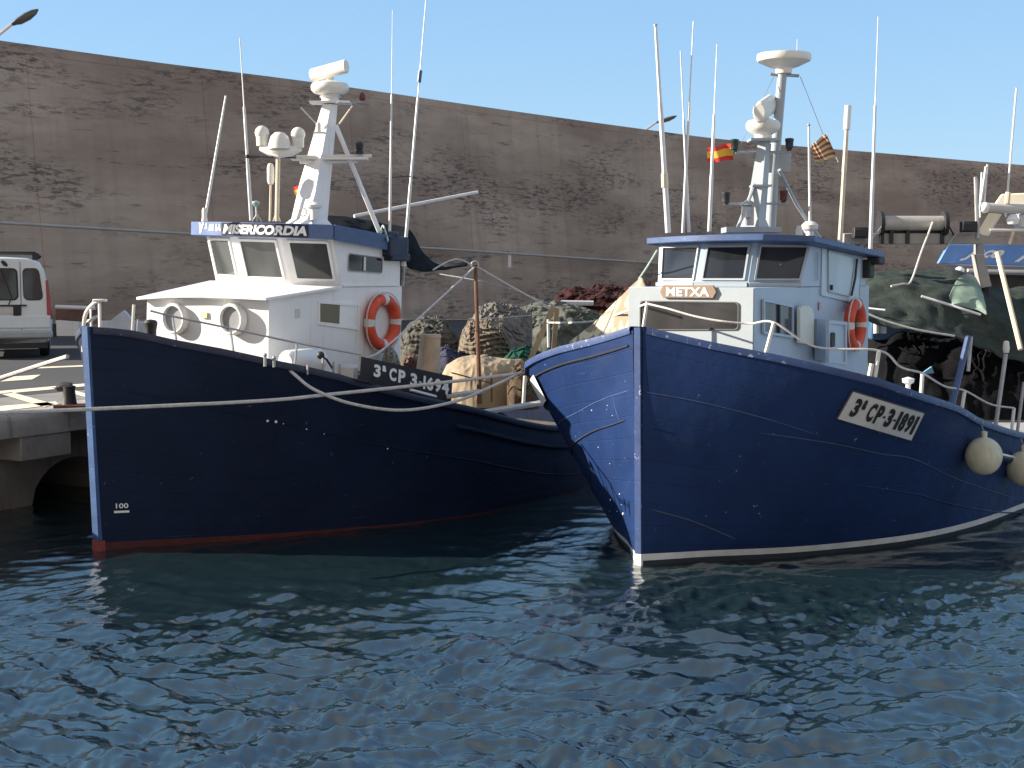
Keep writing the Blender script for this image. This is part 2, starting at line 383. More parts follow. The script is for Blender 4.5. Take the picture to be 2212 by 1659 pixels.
# ---- text -------------------------------------------------------
def text_pts(txt, bold=0.0, shear=0.0, sx=1.0):
    cu = bpy.data.curves.new('t', 'FONT'); cu.body = txt; cu.offset = bold; cu.shear = shear; cu.resolution_u = 4; cu.fill_mode = 'FRONT'
    o = bpy.data.objects.new('t', cu); sc.collection.objects.link(o); dg = bpy.context.evaluated_depsgraph_get(); dg.update()
    me = bpy.data.meshes.new_from_object(o.evaluated_get(dg)); vs = [v.co.copy() for v in me.vertices]; fs = [list(p.vertices) for p in me.polygons]
    bpy.data.objects.remove(o); bpy.data.curves.remove(cu); bpy.data.meshes.remove(me)
    x0 = min(v.x for v in vs); x1 = max(v.x for v in vs); y0 = min(v.y for v in vs); y1 = max(v.y for v in vs)
    return [((v.x-x0)/(x1-x0), (v.y-y0)/(y1-y0)) for v in vs], fs
def text_on(txt, fn, mat, parent, name='lettering', bold=.02, shear=0., parts=None):
    mb = MB()
    vs, fs = text_pts(txt, bold, shear); idx = [mb.add(fn(u, v)) for u, v in vs]; mb.f = [[idx[i] for i in f] for f in fs]
    return part(name, mb, mat, parent, fix=False)
def quadmap(bl, br, tr, tl, off=0):
    bl, br, tr, tl = map(V, (bl, br, tr, tl)); n = (br-bl).cross(tl-bl).normalized()*off
    return lambda u, v: (bl*(1-u)+br*u)*(1-v)+(tl*(1-u)+tr*u)*v+n
def rquad(bl, br, tr, tl, rad=.12, k=5, asp=1.0):     # rounded quad outline
    q = quadmap(bl, br, tr, tl); out = []
    rx, ry = rad/asp, rad
    for cx, cy, a0 in ((1-rx, ry, -90), (1-rx, 1-ry, 0), (rx, 1-ry, 90), (rx, ry, 180)):
        for i in range(k+1):
            a = math.radians(a0+90*i/k); out.append(q(cx+rx*math.cos(a), cy+ry*math.sin(a)))
    return out
def window(F, root, bl, br, tr, tl, fw=.035, proud=.02, fmat=None, gmat=None, rad=.06, outn=None, sub=None, name='window'):
    bl, br, tr, tl = map(V, (bl, br, tr, tl)); n = (br-bl).cross(tl-bl).normalized()
    if outn is not None and n.dot(V(outn)) < 0: n = -n
    asp = (br-bl).length/(tl-bl).length; c = (bl+br+tr+tl)/4
    inner = rquad(bl, br, tr, tl, rad, asp=asp)
    W, H = (br-bl).length, (tl-bl).length; ux = (br-bl).normalized(); uy = (tl-bl).normalized()
    o = [bl-ux*fw-uy*fw, br+ux*fw-uy*fw, tr+ux*fw+uy*fw, tl-ux*fw+uy*fw]; outer = rquad(*o, rad, asp=asp)
    mb = MB(F.M); k = len(inner)
    mb.grid([[p-n*.01 for p in outer], [p+n*proud for p in outer], [p+n*proud for p in inner], [p+n*.0 for p in inner]], True)
    fr = part(name, mb, fmat or white, root)
    mb = MB(F.M); mb.poly([p+n*.005 for p in inner]); part('pane', mb, gmat or glassL, fr)
    return fr

# ================================================================= left boat superstructure
Lb = lambda x, y, **k: FL.bk(C3(x, y), **k)
NS = .97
zt0, zt1 = 2.74, 2.87
mb = MB(FL.M)    # trunk cabin: lofted so the roof climbs aft
A = [(-.88, 1.57, 1.5), (NS, 1.62, 1.5), (NS, 4.26, 1.0), (-.95, 4.26, 1.0)]
mb.f.append([mb.add(p) for p in A][::-1])
B = [(-.85, 1.57, 2.67), (0.1, 1.57, 2.735), (NS, 1.62, 2.735), (NS, 2.95, 2.865), (NS, 4.26, 2.865), (-.95, 4.26, 2.865), (-.93, 2.9, 2.865)]
ib = [mb.add(p) for p in B]; mb.f.append(ib); mb.f += [[0, 1, ib[2], ib[1], ib[0]], [1, 2, ib[4], ib[3], ib[2]], [2, 3, ib[5], ib[4]], [3, 0, ib[0], ib[6], ib[5]]]
part('cabin', mb, white, boatL, ang=20)
mb = MB(FL.M)    # cabin roof slab
top = [(-.93, 1.47, 2.685), (-.4, 1.47, 2.73), (.1, 1.47, 2.755), (.6, 1.47, 2.762), (1.03, 1.5, 2.762), (1.03, 2.90, 2.885), (.4, 2.75, 2.90), (-.98, 2.8, 2.875)]
mb.loft([V(p)-V((0, 0, .035)) for p in top], top); part('cabin_roof', mb, white, boatL, bev=.008)
base = [(-.95, 4.22), (-.93, 2.86), (-.20, 2.56), (.51, 2.60), (.965, 2.97), (.965, 4.22)]
topp = [(-.95, 4.2), (-.92, 2.66), (-.20, 2.36), (.50, 2.39), (.975, 2.776), (.975, 4.2)]
zb, zt = 2.868, 3.44
mb = MB(FL.M); mb.loft([(x, y, zb) for x, y in base], [(x, y, zt-(.14 if y > 4 else 0)) for x, y in topp]); part('wheelhouse', mb, white, boatL, ang=20)
mb = MB(FL.M)    # drip moulding and window sill trim
mb.bx(.966, .985, 3.0, 4.2, 2.872, 2.89); part('moulding', mb, white, boatL)
for i, (u0, u1) in enumerate(((.14, .80), (.12, .86), (.14, .86))):
    b0, b1, t0, t1 = base[i+1], base[i+2], topp[i+1], topp[i+2]
    q = quadmap((*b0, zb), (*b1, zb), (*t1, zt), (*t0, zt))
    window(FL, boatL, q(u0, .17), q(u1, .17), q(u1, .91), q(u0, .91), .03, .022, white, glassL, .03, outn=(0, -1, 0))
# roof slab with fascia
rp = [(-1.04, 4.25), (-1.14, 2.62), (-.27, 2.22), (.50, 2.29), (1.06, 2.66), (1.04, 4.25)]
zd = lambda y: .14 if y > 4 else 0
mb = MB(FL.M); mb.loft([(x, y, 3.442-zd(y)) for x, y in rp], [(x*1.0, y, 3.61-zd(y)) for x, y in rp]); part('wheelhouse_roof', mb, bluel, boatL, bev=.006)
def fas(t, z, off):                      # along the two front facets of the fascia
    A_, B_, C_ = V((*rp[2], 0)), V((*rp[3], 0)), V((*rp[4], 0)); l1, l2 = (B_-A_).length, (C_-B_).length; d = t*(l1+l2)
    p, e = (A_.lerp(B_, d/l1), B_-A_) if d <= l1 else (B_.lerp(C_, (d-l1)/l2), C_-B_)
    nn = V((e.y, -e.x, 0)).normalized(); return p+nn*off+V((0, 0, z))
tb = (V(rp[3])-V(rp[2])).length; tb = tb/(tb+(V(rp[4])-V(rp[3])).length)
mb = MB(FL.M); ts = [0.0, .2, .4, tb-.001, tb+.001, .72, .80]
mb.grid([[fas(t, 3.45, .001) for t in ts], [fas(t, 3.45, .012) for t in ts], [fas(t, 3.602, .012) for t in ts], [fas(t, 3.602, .001) for t in ts]])
nb = part('name_board', mb, navyp, boatL, ang=20)
text_on('MISERICORDIA', lambda u, v: FL.M @ fas(.015+.775*u, 3.468+.115*v, .017), letw, nb, bold=.05, shear=.2)
q1 = quadmap((*rp[1], 3.442), (*rp[2], 3.442), (*rp[2], 3.61), (*rp[1], 3.61)); n1 = V((-.4, -.92, 0)).normalized()
for txt, u0, u1, v0, v1 in (('V', .28, .44, .10, .92), ('A', .47, .55, .48, .9), ('DE', .60, .76, .34, .82), ('LA', .80, .97, .34, .82)):
    text_on(txt, lambda u, v: FL.M @ (q1(u0+(u1-u0)*u, v0+(v1-v0)*v)+n1*.006), letw, boatL, bold=.07, shear=.2)
mb = MB(FL.M); sp_ = [(1.102, 2.68), (1.083, 4.30)]      # side fascia board in darker blue, its shade put into the colour
mb.loft([(1.063, 2.68, 3.43), (1.043, 4.26, 3.29), (1.043, 4.26, 3.475), (1.063, 2.68, 3.615)], [(1.078, 2.68, 3.43), (1.058, 4.26, 3.29), (1.058, 4.26, 3.475), (1.078, 2.68, 3.615)])
part('shaded_side_fascia', mb, bluep, boatL)
mb = MB(FL.M); mb.box((1.0, 4.05, 3.24), (.2, .42, .10)); mb.box((.98, 3.95, 3.53), (.12, .25, .07)); mb.bx(.9, 1.1, 3.8, 4.2, 3.24, 3.5); part('roof_lamp_box', mb, navyp, boatL, bev=.02)
# porthole lights
for cx, cy in ((375, 780), (752, 785)):
    c = Lb(cx, cy, s=1.565); r = .15
    mb = MB(FL.M); mb.lathe([(r+.03, -.01), (r+.03, .07), (r+.018, .085), (r, .085), (r, .0)], (c.x, 1.57, c.z), axis=(0, -1, 0), n=32); f = part('porthole', mb, white, boatL)
    mb = MB(FL.M); mb.lathe([(r, .0), (r, .035), (.001, .035)], (c.x, 1.57, c.z), axis=(0, -1, 0), n=32); part('pane', mb, glassP, f)
mb = MB(FL.M); c = Lb(555, 757, s=1.565); mb.box((c.x, 1.562, c.z), (.09, .012, .07)); part('notice_sticker', mb, paint('yellow_sticker', (.75, .66, .36), .6), boatL)
# side windows
f = window(FL, boatL, Lb(1310, 805, n=NS), Lb(1560, 840, n=NS), Lb(1560, 700, n=NS), Lb(1310, 680, n=NS), .03, .018, white, white, .02, outn=(1, 0, 0))
mb = MB(FL.M); mb.poly([Lb(x, y, n=NS)+V((.009, 0, 0)) for x, y in ((1312, 800), (1440, 815), (1444, 690), (1315, 680))]); part('curtain_pane', mb, curt, f)
f = window(FL, boatL, Lb(1500, 462, n=NS), Lb(1720, 478, n=NS), Lb(1722, 385, n=NS), Lb(1503, 355, n=NS), .012, .012, paint('grey_rubber_seal', (.3, .3, .32), .6), glassR, .2, outn=(1, 0, 0))
mb = MB(FL.M); a, b = Lb(1603, 465, n=NS), Lb(1605, 375, n=NS); mb.tube([a+V((.014, 0, 0)), b+V((.014, 0, 0))], .016, 6); part('mullion', mb, white, f)
mb = MB(FL.M); c = Lb(1165, 745, n=NS); mb.box((NS+.01, c.y, c.z), (.02, .07, .10)); part('vent_cover', mb, greyp, boatL, bev=.005)
# registration board
mb = MB(FL.M); bp = [V(p) for p in ((2.12, 2.04, 1.86), (2.20, 3.97, 1.42), (2.20, 3.97, 1.76), (2.12, 2.04, 2.13))]
mb.loft(bp, [p+V((-.03, 0, 0)) for p in bp]); rb = part('registration_board', mb, blackp, boatL)
def fitboard():
    # board corners from the picture, on a plane near the rail
    return [FL.bk(C3(x, y), n=2.06) for x, y in ((1577, 1192), (2180, 1343), (2190, 1162), (1587, 1030))]
bp = fitboard(); rb.data = mesh_of('registration_board', (lambda m: (m.loft(bp, [p+V((-.03, 0, 0)) for p in bp]), m)[1])(MB(FL.M)), blackp, FL.Mi)
qb = quadmap(*bp)
for txt, u0, u1, v0, v1 in (('3', .13, .20, .32, .82), ('a', .215, .255, .60, .84), ('C', .29, .365, .32, .82), ('P', .385, .46, .32, .82), ('3', .515, .59, .30, .80), ('-', .61, .64, .50, .55), ('1', .66, .685, .30, .80), ('6', .70, .775, .30, .80), ('9', .79, .865, .30, .80), ('4', .875, .96, .30, .80)):
    text_on(txt, lambda u, v: FL.M @ (qb(u0+(u1-u0)*u, v0+(v1-v0)*v)+V((.006, 0, 0))), letw, rb, bold=.045)
mb = MB(FL.M); mb.tube([bp[0]+V((.01, 1.0, -.17)), bp[0]+V((.01, 1.55, -.29))], .018, 6); part('paint_flash', mb, letw, rb)
# draught mark
u, z = hL.hit(262, 1092)
def hm(h, u0, u1, z0, z1, off=.012, side=1): return lambda a, b: h.F.M @ h.out(u0+(u1-u0)*a, z0+(z1-z0)*b, side, off)
(ua, za), (ub, zb2) = hL.hit(250, 1098), hL.hit(277, 1086)
text_on('100', hm(hL, ua, ub, za, zb2), letw, boatL, name='draught_mark')
(ua, za), (ub, zb2) = hL.hit(246, 1108), hL.hit(279, 1104)
mb = MB(FL.M); mb.poly([hL.out(ua, za, 1, .012), hL.out(ub, za, 1, .012), hL.out(ub, za+.025, 1, .012), hL.out(ua, za+.025, 1, .012)]); part('draught_mark_line', mb, letw, boatL)
mb = MB(FL.M)
for x, y, r in ((578, 909, .014), (596, 911, .016), (662, 927, .008), (837, 969, .009), (612, 915, .007), (700, 937, .006)):
    uu, zz = hL.hit(x, y); mb.ball(hL.out(uu, zz, 1, .004), r, 6)
part('scupper_studs', mb, letw, boatL)
# rubbing strake aft
def strake(h, u0, u1, dz, r, mat, root, name='rubbing_strake', side=1, flat=1):
    mb = MB(h.F.M); n = 24; mb.tube([h.out(u0+(u1-u0)*i/n, interp(u0+(u1-u0)*i/n, h.zs)-dz, side, r*.4) for i in range(n+1)], r, 6, flat); part(name, mb, mat, root)
strake(hL, 3.6, 9.9, .24, .035, hullL, boatL); strake(hL, .25, 9.9, .62, .007, hullL, boatL)
# rail around the foredeck
rail_px = [(300+195/2.6333, 500+728/2.6333), (300+345/2.6333, 500+765/2.6333), (300+725/2.6333, 500+845/2.6333), (300+1165/2.6333, 500+940/2.6333), (300+1590/2.6333, 500+1032/2.6333)]
tops = []
mb = MB()
for (x, y), (bx_, by_) in zip([(345, 765), (725, 845), (1165, 940)], [(385, 955), (765, 1030), (1163, 1110)]):
    # foot on the cap rail below
    best = min((abs(proj(FL.M @ hL.pt(u*.01, interp(u*.01, hL.zs)))[0]-C3(bx_, by_)[0]), u*.01) for u in range(1, 600))[1]
    foot = FL.M @ (hL.pt(best, interp(best, hL.zs))+V((-.03, 0, .02))); tp = at(*C3(x, y), foot.y+.05); tops.append(tp)
    mbp = MB(); mbp.tube([foot, tp], .014, 6); part('stanchion', mbp, steel, boatL)
st = at(*C3(195, 728), tops[0].y-.3); en = FL.M @ (bp[3]+V((0, .0, .02)))
mb = MB(); mb.tube(smooth([st]+tops+[en], 6), .012, 6); part('guard_rail', mb, steel, boatL)
# bow fittings
def T(pts, r, mat, parent, name, n=7): 
    mb = MB(); mb.tube(pts, r, n); return part(name, mb, mat, parent)
Yb = 15.0
mb = MB(); mb.tube(smooth([at(180, 760, 15.5), at(183, 685, 15.5), at(203, 655, 15.4), at(215, 650, 15.3)], 5), .022); mb.tube([at(215, 652, 15.3), at(216, 712, 15.2)], .018); mb.tube([at(196, 668, 15.4), at(197, 716, 15.3)], .012)
part('bow_pulpit', mb, plastic, boatL)
mb = MB(); mb.box(at(216, 649, 15.3), (.14, .1, .03)); part('pulpit_seat', mb, plastic, boatL, bev=.01)
T([at(289, 658, 15.7), at(285, 728, 15.7)], .017, plastic, boatL, 'bow_post'); T([at(298, 690, 16.0), at(296, 732, 16.0)], .012, steel, boatL, 'bow_post')
mb = MB(); mb.lathe([(.06, 0), (.065, .12), (.08, .2), (.06, .23), (.001, .24)], at(326, 735, 16.0), n=14); part('mooring_bitt', mb, black, boatL)
mb = MB(); mb.torus(at(200, 690, 15.4), .055, .018, (.8, .2, .6), (.1, 1, 0), 16, 7); part('bow_shackle', mb, steel, boatL)
# deck gear beside cabin: white life raft canister, bollards, pipes
mb = MB(FL.M); c = FL.bk(C3(1205, 1060), n=1.4); mb.lathe([(.001, -.33), (.10, -.32), (.135, -.27), (.14, 0), (.135, .27), (.10, .32), (.001, .33)], c, axis=(0, 1, 0), n=18); part('life_raft_canister', mb, white, boatL)
for x, y0, y1 in ((955, 1020, 1075), (1015, 1040, 1080)):
    a = FL.bk(C3(x, y0), n=1.75); b = FL.bk(C3(x, y1+20), n=1.75); mb = MB(FL.M); mb.tube([b, a], .016, 8); mb.ball(a, .022, 8); part('cleat_post', mb, steel, boatL)
for x, y0, y1 in ((1235, 1085, 1150), (1335, 1040, 1150), (1405, 1065, 1165), (1445, 1080, 1175)):
    a = FL.bk(C3(x, y0), n=1.75); b = FL.bk(C3(x, y1), n=1.75); mb = MB(FL.M); mb.tube([b, a], .011, 6); part('vent_pipe', mb, steel, boatL)
mb = MB(FL.M); a = FL.bk(C3(1320, 1022), n=1.7); b = FL.bk(C3(1360, 1050), n=1.7); c = FL.bk(C3(1400, 1110), n=1.7); mb.tube([a, b, c], .012, 6); mb.ball(a, .045, 10); part('deck_lamp', mb, black, boatL)
mb = MB(FL.M); c = FL.bk(C3(1530, 1150), n=1.6); mb.box(c, (.25, .3, .22)); part('deck_locker', mb, greyp, boatL, bev=.02)

# ---- left mast and aerials (on the wheelhouse roof, about 17.6 m from the viewer)
YL = 17.6
def quad_col(mb, c0, c1, w0, d0, w1, d1, R=None):
    def sq(c, w_, d): return [V(c)+(FL.n*a*w_+FL.a*b*d) for a, b in ((-.5, -.5), (.5, -.5), (.5, .5), (-.5, .5))]
    mb.loft(sq(c0, w0, d0), sq(c1, w1, d1))
mast = None
mb = MB(); c0 = at(667, 484, YL); c1 = at(680, 400, YL); c2 = at(713, 226, YL+.15)
quad_col(mb, c0, c0.lerp(c1, .12), .42, .40, .31, .33); quad_col(mb, c0.lerp(c1, .12), c1, .31, .33, .27, .28); quad_col(mb, c1, c2, .27, .28, .13, .14)
mast = part('mast', mb, white, boatL, ang=20)
mb = MB(); c = at(714, 222, YL+.15); mb.box(c, (.5, .25, .025)); mb.lathe([(.12, .01), (.10, .06), (.14, .07)], c, n=16); part('mast_platform', mb, white, mast)
mb = MB(); mb.lathe([(.11, 0), (.12, .05), (.20, .07), (.235, .11), (.24, .15), (.22, .19), (.12, .215), (.05, .22), (.05, .30)], at(713, 214, YL+.15), n=24); rad = part('radar_housing', mb, plastic, mast)
mb = MB(); a = at(674, 163, YL+.24); b = at(748, 143, YL-.05); ax = (b-a).normalized(); up = V((0, 0, 1)); up = (up-ax*up.dot(ax)).normalized(); fr = ax.cross(up)
ra, rb_ = [], []
def sect(c, sc_=1): return [c+fr*math.cos(t)*.055*sc_+up*math.sin(t)*.085*sc_ for t in [2*math.pi*k/18 for k in range(18)]]
rows = [sect(a-ax*.01, .7), sect(a), sect(b), sect(b+ax*.01, .85)]; bb = mb.grid(rows, True); mb.f.append([bb+k for k in range(18)][::-1]); mb.f.append([bb+54+k for k in range(18)])
part('radar_scanner', mb, plastic, mast)
mb = MB(); mb.tube([at(640, 339, YL-.1), at(803, 337, YL+.1)], .022, 6); mb.box(at(712, 343, YL), (.95, .18, .03)); mb.tube([at(648, 350, YL-.1), at(772, 349, YL+.1)], .022, 6); part('crosstree', mb, plastic, mast)
mb = MB(); mb.lathe([(.05, 0), (.05, .03), (.035, .05), (.045, .07), (.05, .13), (.03, .15), (.001, .15)], at(777, 333, YL), n=12); part('navigation_lamp', mb, black, mast)
mb = MB(); mb.lathe([(.03, 0), (.03, .10), (.001, .13)], at(688, 285, YL-.2), n=10); mb.box(at(690, 287, YL-.18), (.14, .12, .02)); part('navigation_lamp', mb, plastic, mast)
mb = MB(); mb.lathe([(.03, 0), (.045, .02), (.045, .06), (.02, .10), (.001, .1)], at(783, 217, YL+.3), n=10); part('navigation_lamp', mb, paint('red_lamp', (.16, .02, .02), .3), mast)
T([at(650, 232, YL), at(688, 272, YL)], .011, steel, mast, 'strut'); T([at(762, 228, YL), at(733, 268, YL)], .013, polec, mast, 'strut'); T([at(728, 222, YL), at(762, 222, YL+.1), at(783, 219, YL+.3)], .009, steel, mast, 'strut')
T([at(725, 270, YL), at(770, 380, YL+.1), at(820, 502, YL+.35)], .03, white, mast, 'stay_pole')
mb = MB(); mb.lathe([(.05, 0), (.055, .13), (.09, .15), (.10, .18), (.06, .21), (.001, .22)], at(679, 475, YL-.25), n=16); part('vent_cowl', mb, plastic, boatL)
mb = MB(); mb.torus(at(654, 458, YL-.24), .05, .008, (1, 0, 0), (0, 0, 1), 20, 6); part('mast_handle', mb, plastic, mast)
# three-dome satellite antenna
mb = MB(); mb.tube([at(566, 318, 17.45), at(585, 327, 17.4), at(603, 330, 17.35), at(628, 327, 17.4), at(647, 318, 17.45)], [.06, .07, .075, .07, .06], 10, .8)
ant = thing  # keep name free
sat = None
sp3 = MB(); sp3.tube([at(598, 478, 17.4), at(601, 335, 17.4)], .028, 8); satp = part('antenna_pole', sp3, polec, boatL)
sat = part('satellite_bracket', mb, plastic, satp)
for x, y, r in ((566, 287, .088), (644, 290, .088)):
    mb = MB(); mb.ball(at(x, y, 17.45), r, 14); mb.lathe([(.07, -.16), (.075, -.04)], at(x, y, 17.45), n=14); part('satellite_dome', mb, plastic, satp)
mb = MB(); mb.lathe([(.15, 0), (.13, .08), (.11, .15), (.06, .20), (.001, .21)], at(604, 322, 17.4), n=18); part('satellite_dome', mb, plastic, satp)
T([at(583, 478, 17.5), at(585, 395, 17.5)], .013, polec, boatL, 'antenna_pole'); mb = MB(); mb.lathe([(.03, 0), (.045, .04), (.045, .2), (.03, .25), (.001, .26)], at(585, 398, 17.5), n=12); part('antenna_tip', mb, plastic, boatL)
T([at(555, 478, 17.3), at(553, 445, 17.3)], .01, steel, boatL, 'antenna_pole'); mb = MB(); mb.lathe([(.02, 0), (.05, .04), (.045, .06), (.001, .07)], at(553, 446, 17.3), n=12); part('antenna_tip', mb, rope_g, boatL)
# small frame under the antennas
mb = MB(); mb.tube([at(590, 478, 17.4), at(598, 455, 17.4), at(606, 478, 17.45)], .009, 6); mb.tube([at(545, 478, 17.3), at(555, 462, 17.3), at(565, 478, 17.35)], .009, 6); part('antenna_bracket', mb, polec, boatL)
def whip(x0, y0, x1, y1, Y, r0, r1, mat, parent, foot=None):
    mb = MB(); a, b = at(x0, y0, Y), at(x1, y1, Y); mb.tube([a, a.lerp(b, .3), a.lerp(b, .31), a.lerp(b, .62), a.lerp(b, .63), b], [r0, r0*.95, r0*.75+r1*.25, r0*.6+r1*.4, r1*1.3, r1], 7)
    o = part('whip_antenna', mb, mat, parent)
    if foot: mb = MB(); mb.lathe([(foot*1.3, 0), (foot, .05), (foot, .13), (r0, .16)], a, n=10); part('antenna_base', mb, plastic, o)
    return o
whip(442, 478, 488, 207, 16.9, .018, .012, polew, boatL, .03)
whip(543, 476, 518, 82, 17.2, .024, .006, polew, boatL)
whip(842, 508, 848, 22, 17.9, .018, .004, polew, boatL)
whip(872, 575, 921, -10, 18.1, .022, .006, polew, boatL, .03)
mb = MB(); mb.tube([at(905, 178, 18.1), at(908, 152, 18.1)], .026, 7); part('antenna_sleeve', mb, bluep, boatL)
T([at(535, 338, 17.2), at(640, 341, 17.5)], .008, black, boatL, 'antenna_strut'); T([at(843, 383, 17.9), at(889, 381, 18.1)], .007, black, boatL, 'antenna_strut')
mb = MB(); mb.ball(at(535, 338, 17.2), .03, 8); part('antenna_clamp', mb, black, boatL)
# back edge fittings
T([at(868, 540, 18.3), at(862, 640, 18.2)], .02, black, boatL, 'exhaust_pipe'); T([at(876, 545, 18.35), at(871, 618, 18.3)], .012, steel, boatL, 'exhaust_pipe')
# funnel on aft deck
mb = MB(); p0 = at(905, 830, 18.6); p1 = at(922, 728, 18.6); mb.tube([at(920, 850, 18.6), at(930, 728, 18.6)], [.17, .135], 20); mb.tube([at(930, 729, 18.6), at(930, 722, 18.6)], [.145, .14], 20)
part('funnel', mb, paint('bare_funnel_steel', (.55, .40, .28), .5, .25, 4, metal=.1, streak=.4), boatL)
# aft deck: rusty davit post, low coaming, gallows timbers
T([at(1036, 872, 19.4), at(1033, 760, 19.4), at(1027, 572, 19.4)], [.035, .03, .024], rust, boatL, 'davit_post', 8)
T([at(1062, 868, 19.4), at(1062, 815, 19.4)], .014, rust, boatL, 'stanchion'); T([at(975, 805, 19.2), at(1062, 828, 19.4)], .01, rust, boatL, 'guard_rail')
mb = MB(); mb.torus(at(1026, 572, 19.4), .045, .015, (1, 0, 0), (0, 0, 1), 16, 6); part('davit_eye', mb, steel, boatL)
mb = MB(FL.M)
def blk(x, y, n, size): c = FL.bk((x, y), n=n); mb.box(c, size)
mb = MB(FL.M); blk(1000, 851, 2.02, (.12, .9, .05)); blk(1110, 880, 1.98, (.16, 1.7, .05)); part('deck_planks', mb, paint('pale_grey_wood', (.5, .46, .42), .8, .25, 3, streak=.4), boatL, bev=.01)
mb = MB(); mb.tube([at(1140, 790, 20.0), at(1196, 662, 20.0)], .055, 4); part('gallows_timber', mb, wood, boatL)
mb = MB(); mb.tube([at(1196, 760, 20.2), at(1203, 665, 20.2)], .05, 4); part('gallows_timber', mb, wood, boatL)
T([at(1185, 750, 19.8), at(1184, 690, 19.8)], .02, plastic, boatL, 'stanchion'); T([at(1130, 880, 19.5), at(1134, 812, 19.5)], .025, plastic, boatL, 'stanchion')

# ================================================================= right boat superstructure
Rb = lambda x, y, **k: FR.bk(C7(x, y), **k)
NR = .82
mb = MB(FR.M); mb.loft([(-.74, .95, 1.5), (NR-.02, .95, 1.5), (NR, 4.0, .9), (-.74, 4.0, .9)], [(-.72, .95, 2.85), (NR-.02, .95, 2.85), (NR, 4.0, 2.85), (-.72, 4.0, 2.85)])
part('cabin', mb, white2, boatR, ang=20, bev=.01)
mb = MB(FR.M); mb.loft([(-.73, .936, 1.5), (NR-.03, .936, 1.5), (NR-.03, .948, 1.5), (-.73, .948, 1.5)], [(-.71, .936, 2.845), (NR-.03, .936, 2.845), (NR-.03, .948, 2.845), (-.71, .948, 2.845)])
part('cabin_front_panel', mb, whitef, boatR)
RZ = 2.853
base = [V((-.72, 3.9, RZ)), V((-.74, 1.62, RZ)), Rb(690, 515, s=1.42), Rb(1075, 515, s=1.48), V((NR-.003, 2.02, RZ)), V((NR-.003, 3.9, RZ))]
for p in base: p.z = RZ
topp = [V((-.72, 3.78, 3.33)), Rb(432, 205, s=1.80), Rb(745, 176, s=1.66), Rb(1125, 176, s=1.72), V((NR-.003, 2.30, 3.31)), V((NR-.003, 3.78, 3.33))]
for p in topp: p.z = 3.33 if p.y < 3 else 3.20
mb = MB(FR.M); mb.loft(base, topp); part('wheelhouse', mb, white2, boatR, ang=20)
for i, (u0, u1) in enumerate(((.12, .93), (.14, .90), (.12, .93))):
    q = quadmap(base[i+1], base[i+2], topp[i+2], topp[i+1])
    window(FR, boatR, q(u0, .17), q(u1, .17), q(u1, .90), q(u0, .90), .022, .022, whitef, glassR, .03, outn=(0, -1, 0))
mb = MB(FR.M)
for i in range(3):
    a, b = base[i+1], base[i+2]; d = (b-a).cross(V((0, 0, 1))).normalized()*(.035); d = d if d.y < 0 else -d
    mb.loft([a, b, b+d, a+d], [a+V((0, 0, .05)), b+V((0, 0, .05)), b+d+V((0, 0, .04)), a+d+V((0, 0, .04))])
part('window_sill', mb, whitef, boatR)
# visor roof
rf = [Rb(337, 152, s=1.75), Rb(560, 126, s=1.55), Rb(790, 112, s=1.42), Rb(1190, 112, s=1.50), Rb(1560, 168, n=1.0), Rb(2060, 283, n=1.0)]
zr = [3.385, 3.395, 3.40, 3.40, 3.385, 3.36]
ro = [V((p.x, p.y, z)) for p, z in zip(rf, zr)]; print('roof R', [tuple(round(q, 2) for q in p) for p in rf])
ro[-1] = V((1.0, 4.0, 3.235)); ro[0].x = max(ro[0].x, -1.1); ro += [V((-.9, 4.0, 3.26))]
mb = MB(FR.M); mb.loft([p-V((0, 0, .055)) for p in ro], [p+V((0, 0, .02)) for p in ro]); part('wheelhouse_roof', mb, bluep, boatR, bev=.012)
mb = MB(FR.M); mb.box((.93, 3.92, 3.15), (.16, .2, .10)); mb.box((.85, 3.86, 3.05), (.12, .16, .22)); part('roof_lamp_box', mb, black, boatR, bev=.02)
# front window, name board
f = window(FR, boatR, (-.55, .935, 2.39), (.62, .935, 2.42), (.62, .935, 2.69), (-.55, .935, 2.69), .012, .014, paint('dark_rubber_seal', (.09, .09, .09), .6), glass('brown_tinted_glass', (.040, .038, .038), .1, .2), .14, outn=(0, -1, 0))
mb = MB(FR.M); q = [(-.30, 2.79), (-.26, 2.725), (.34, 2.725), (.38, 2.79), (.34, 2.86), (-.26, 2.86)]
mb.prism([(x, .932, z+.012) for x, z in q], (0, -.03, 0)); nb = part('name_board', mb, brown, boatR, bev=.004)
text_on('METXA', lambda u, v: FR.M @ V((-.22+.52*u, .898, 2.755+.095*v)), letw, nb, bold=.03)
# side: lower window, sliding door, vent boards
f = window(FR, boatR, Rb(1190, 840, n=NR), Rb(1390, 870, n=NR), Rb(1390, 665, n=NR), Rb(1190, 622, n=NR), .025, .02, white2, glass('side_glass', (.05, .065, .085), .1, .3), .04, outn=(1, 0, 0))
a, b = Rb(1293, 850, n=NR), Rb(1293, 645, n=NR); mb = MB(FR.M); mb.tube([a+V((.012, 0, 0)), b+V((.012, 0, 0))], .02, 4); part('mullion', mb, black, f)
f = window(FR, boatR, Rb(1605, 575, n=NR), Rb(1880, 640, n=NR), Rb(1895, 310, n=NR), Rb(1612, 225, n=NR), .004, .012, white2, paint('door_paint', (.44, .58, .70), .4), .03, outn=(1, 0, 0), name='side_door')
f2 = window(FR, f, Rb(1660, 545, n=NR+.012), Rb(1812, 580, n=NR+.012), Rb(1850, 310, n=NR+.012), Rb(1660, 255, n=NR+.012), .012, .012, whitef, glass('pale_door_glass', (.30, .42, .52), .15, .1), .05, outn=(1, 0, 0))
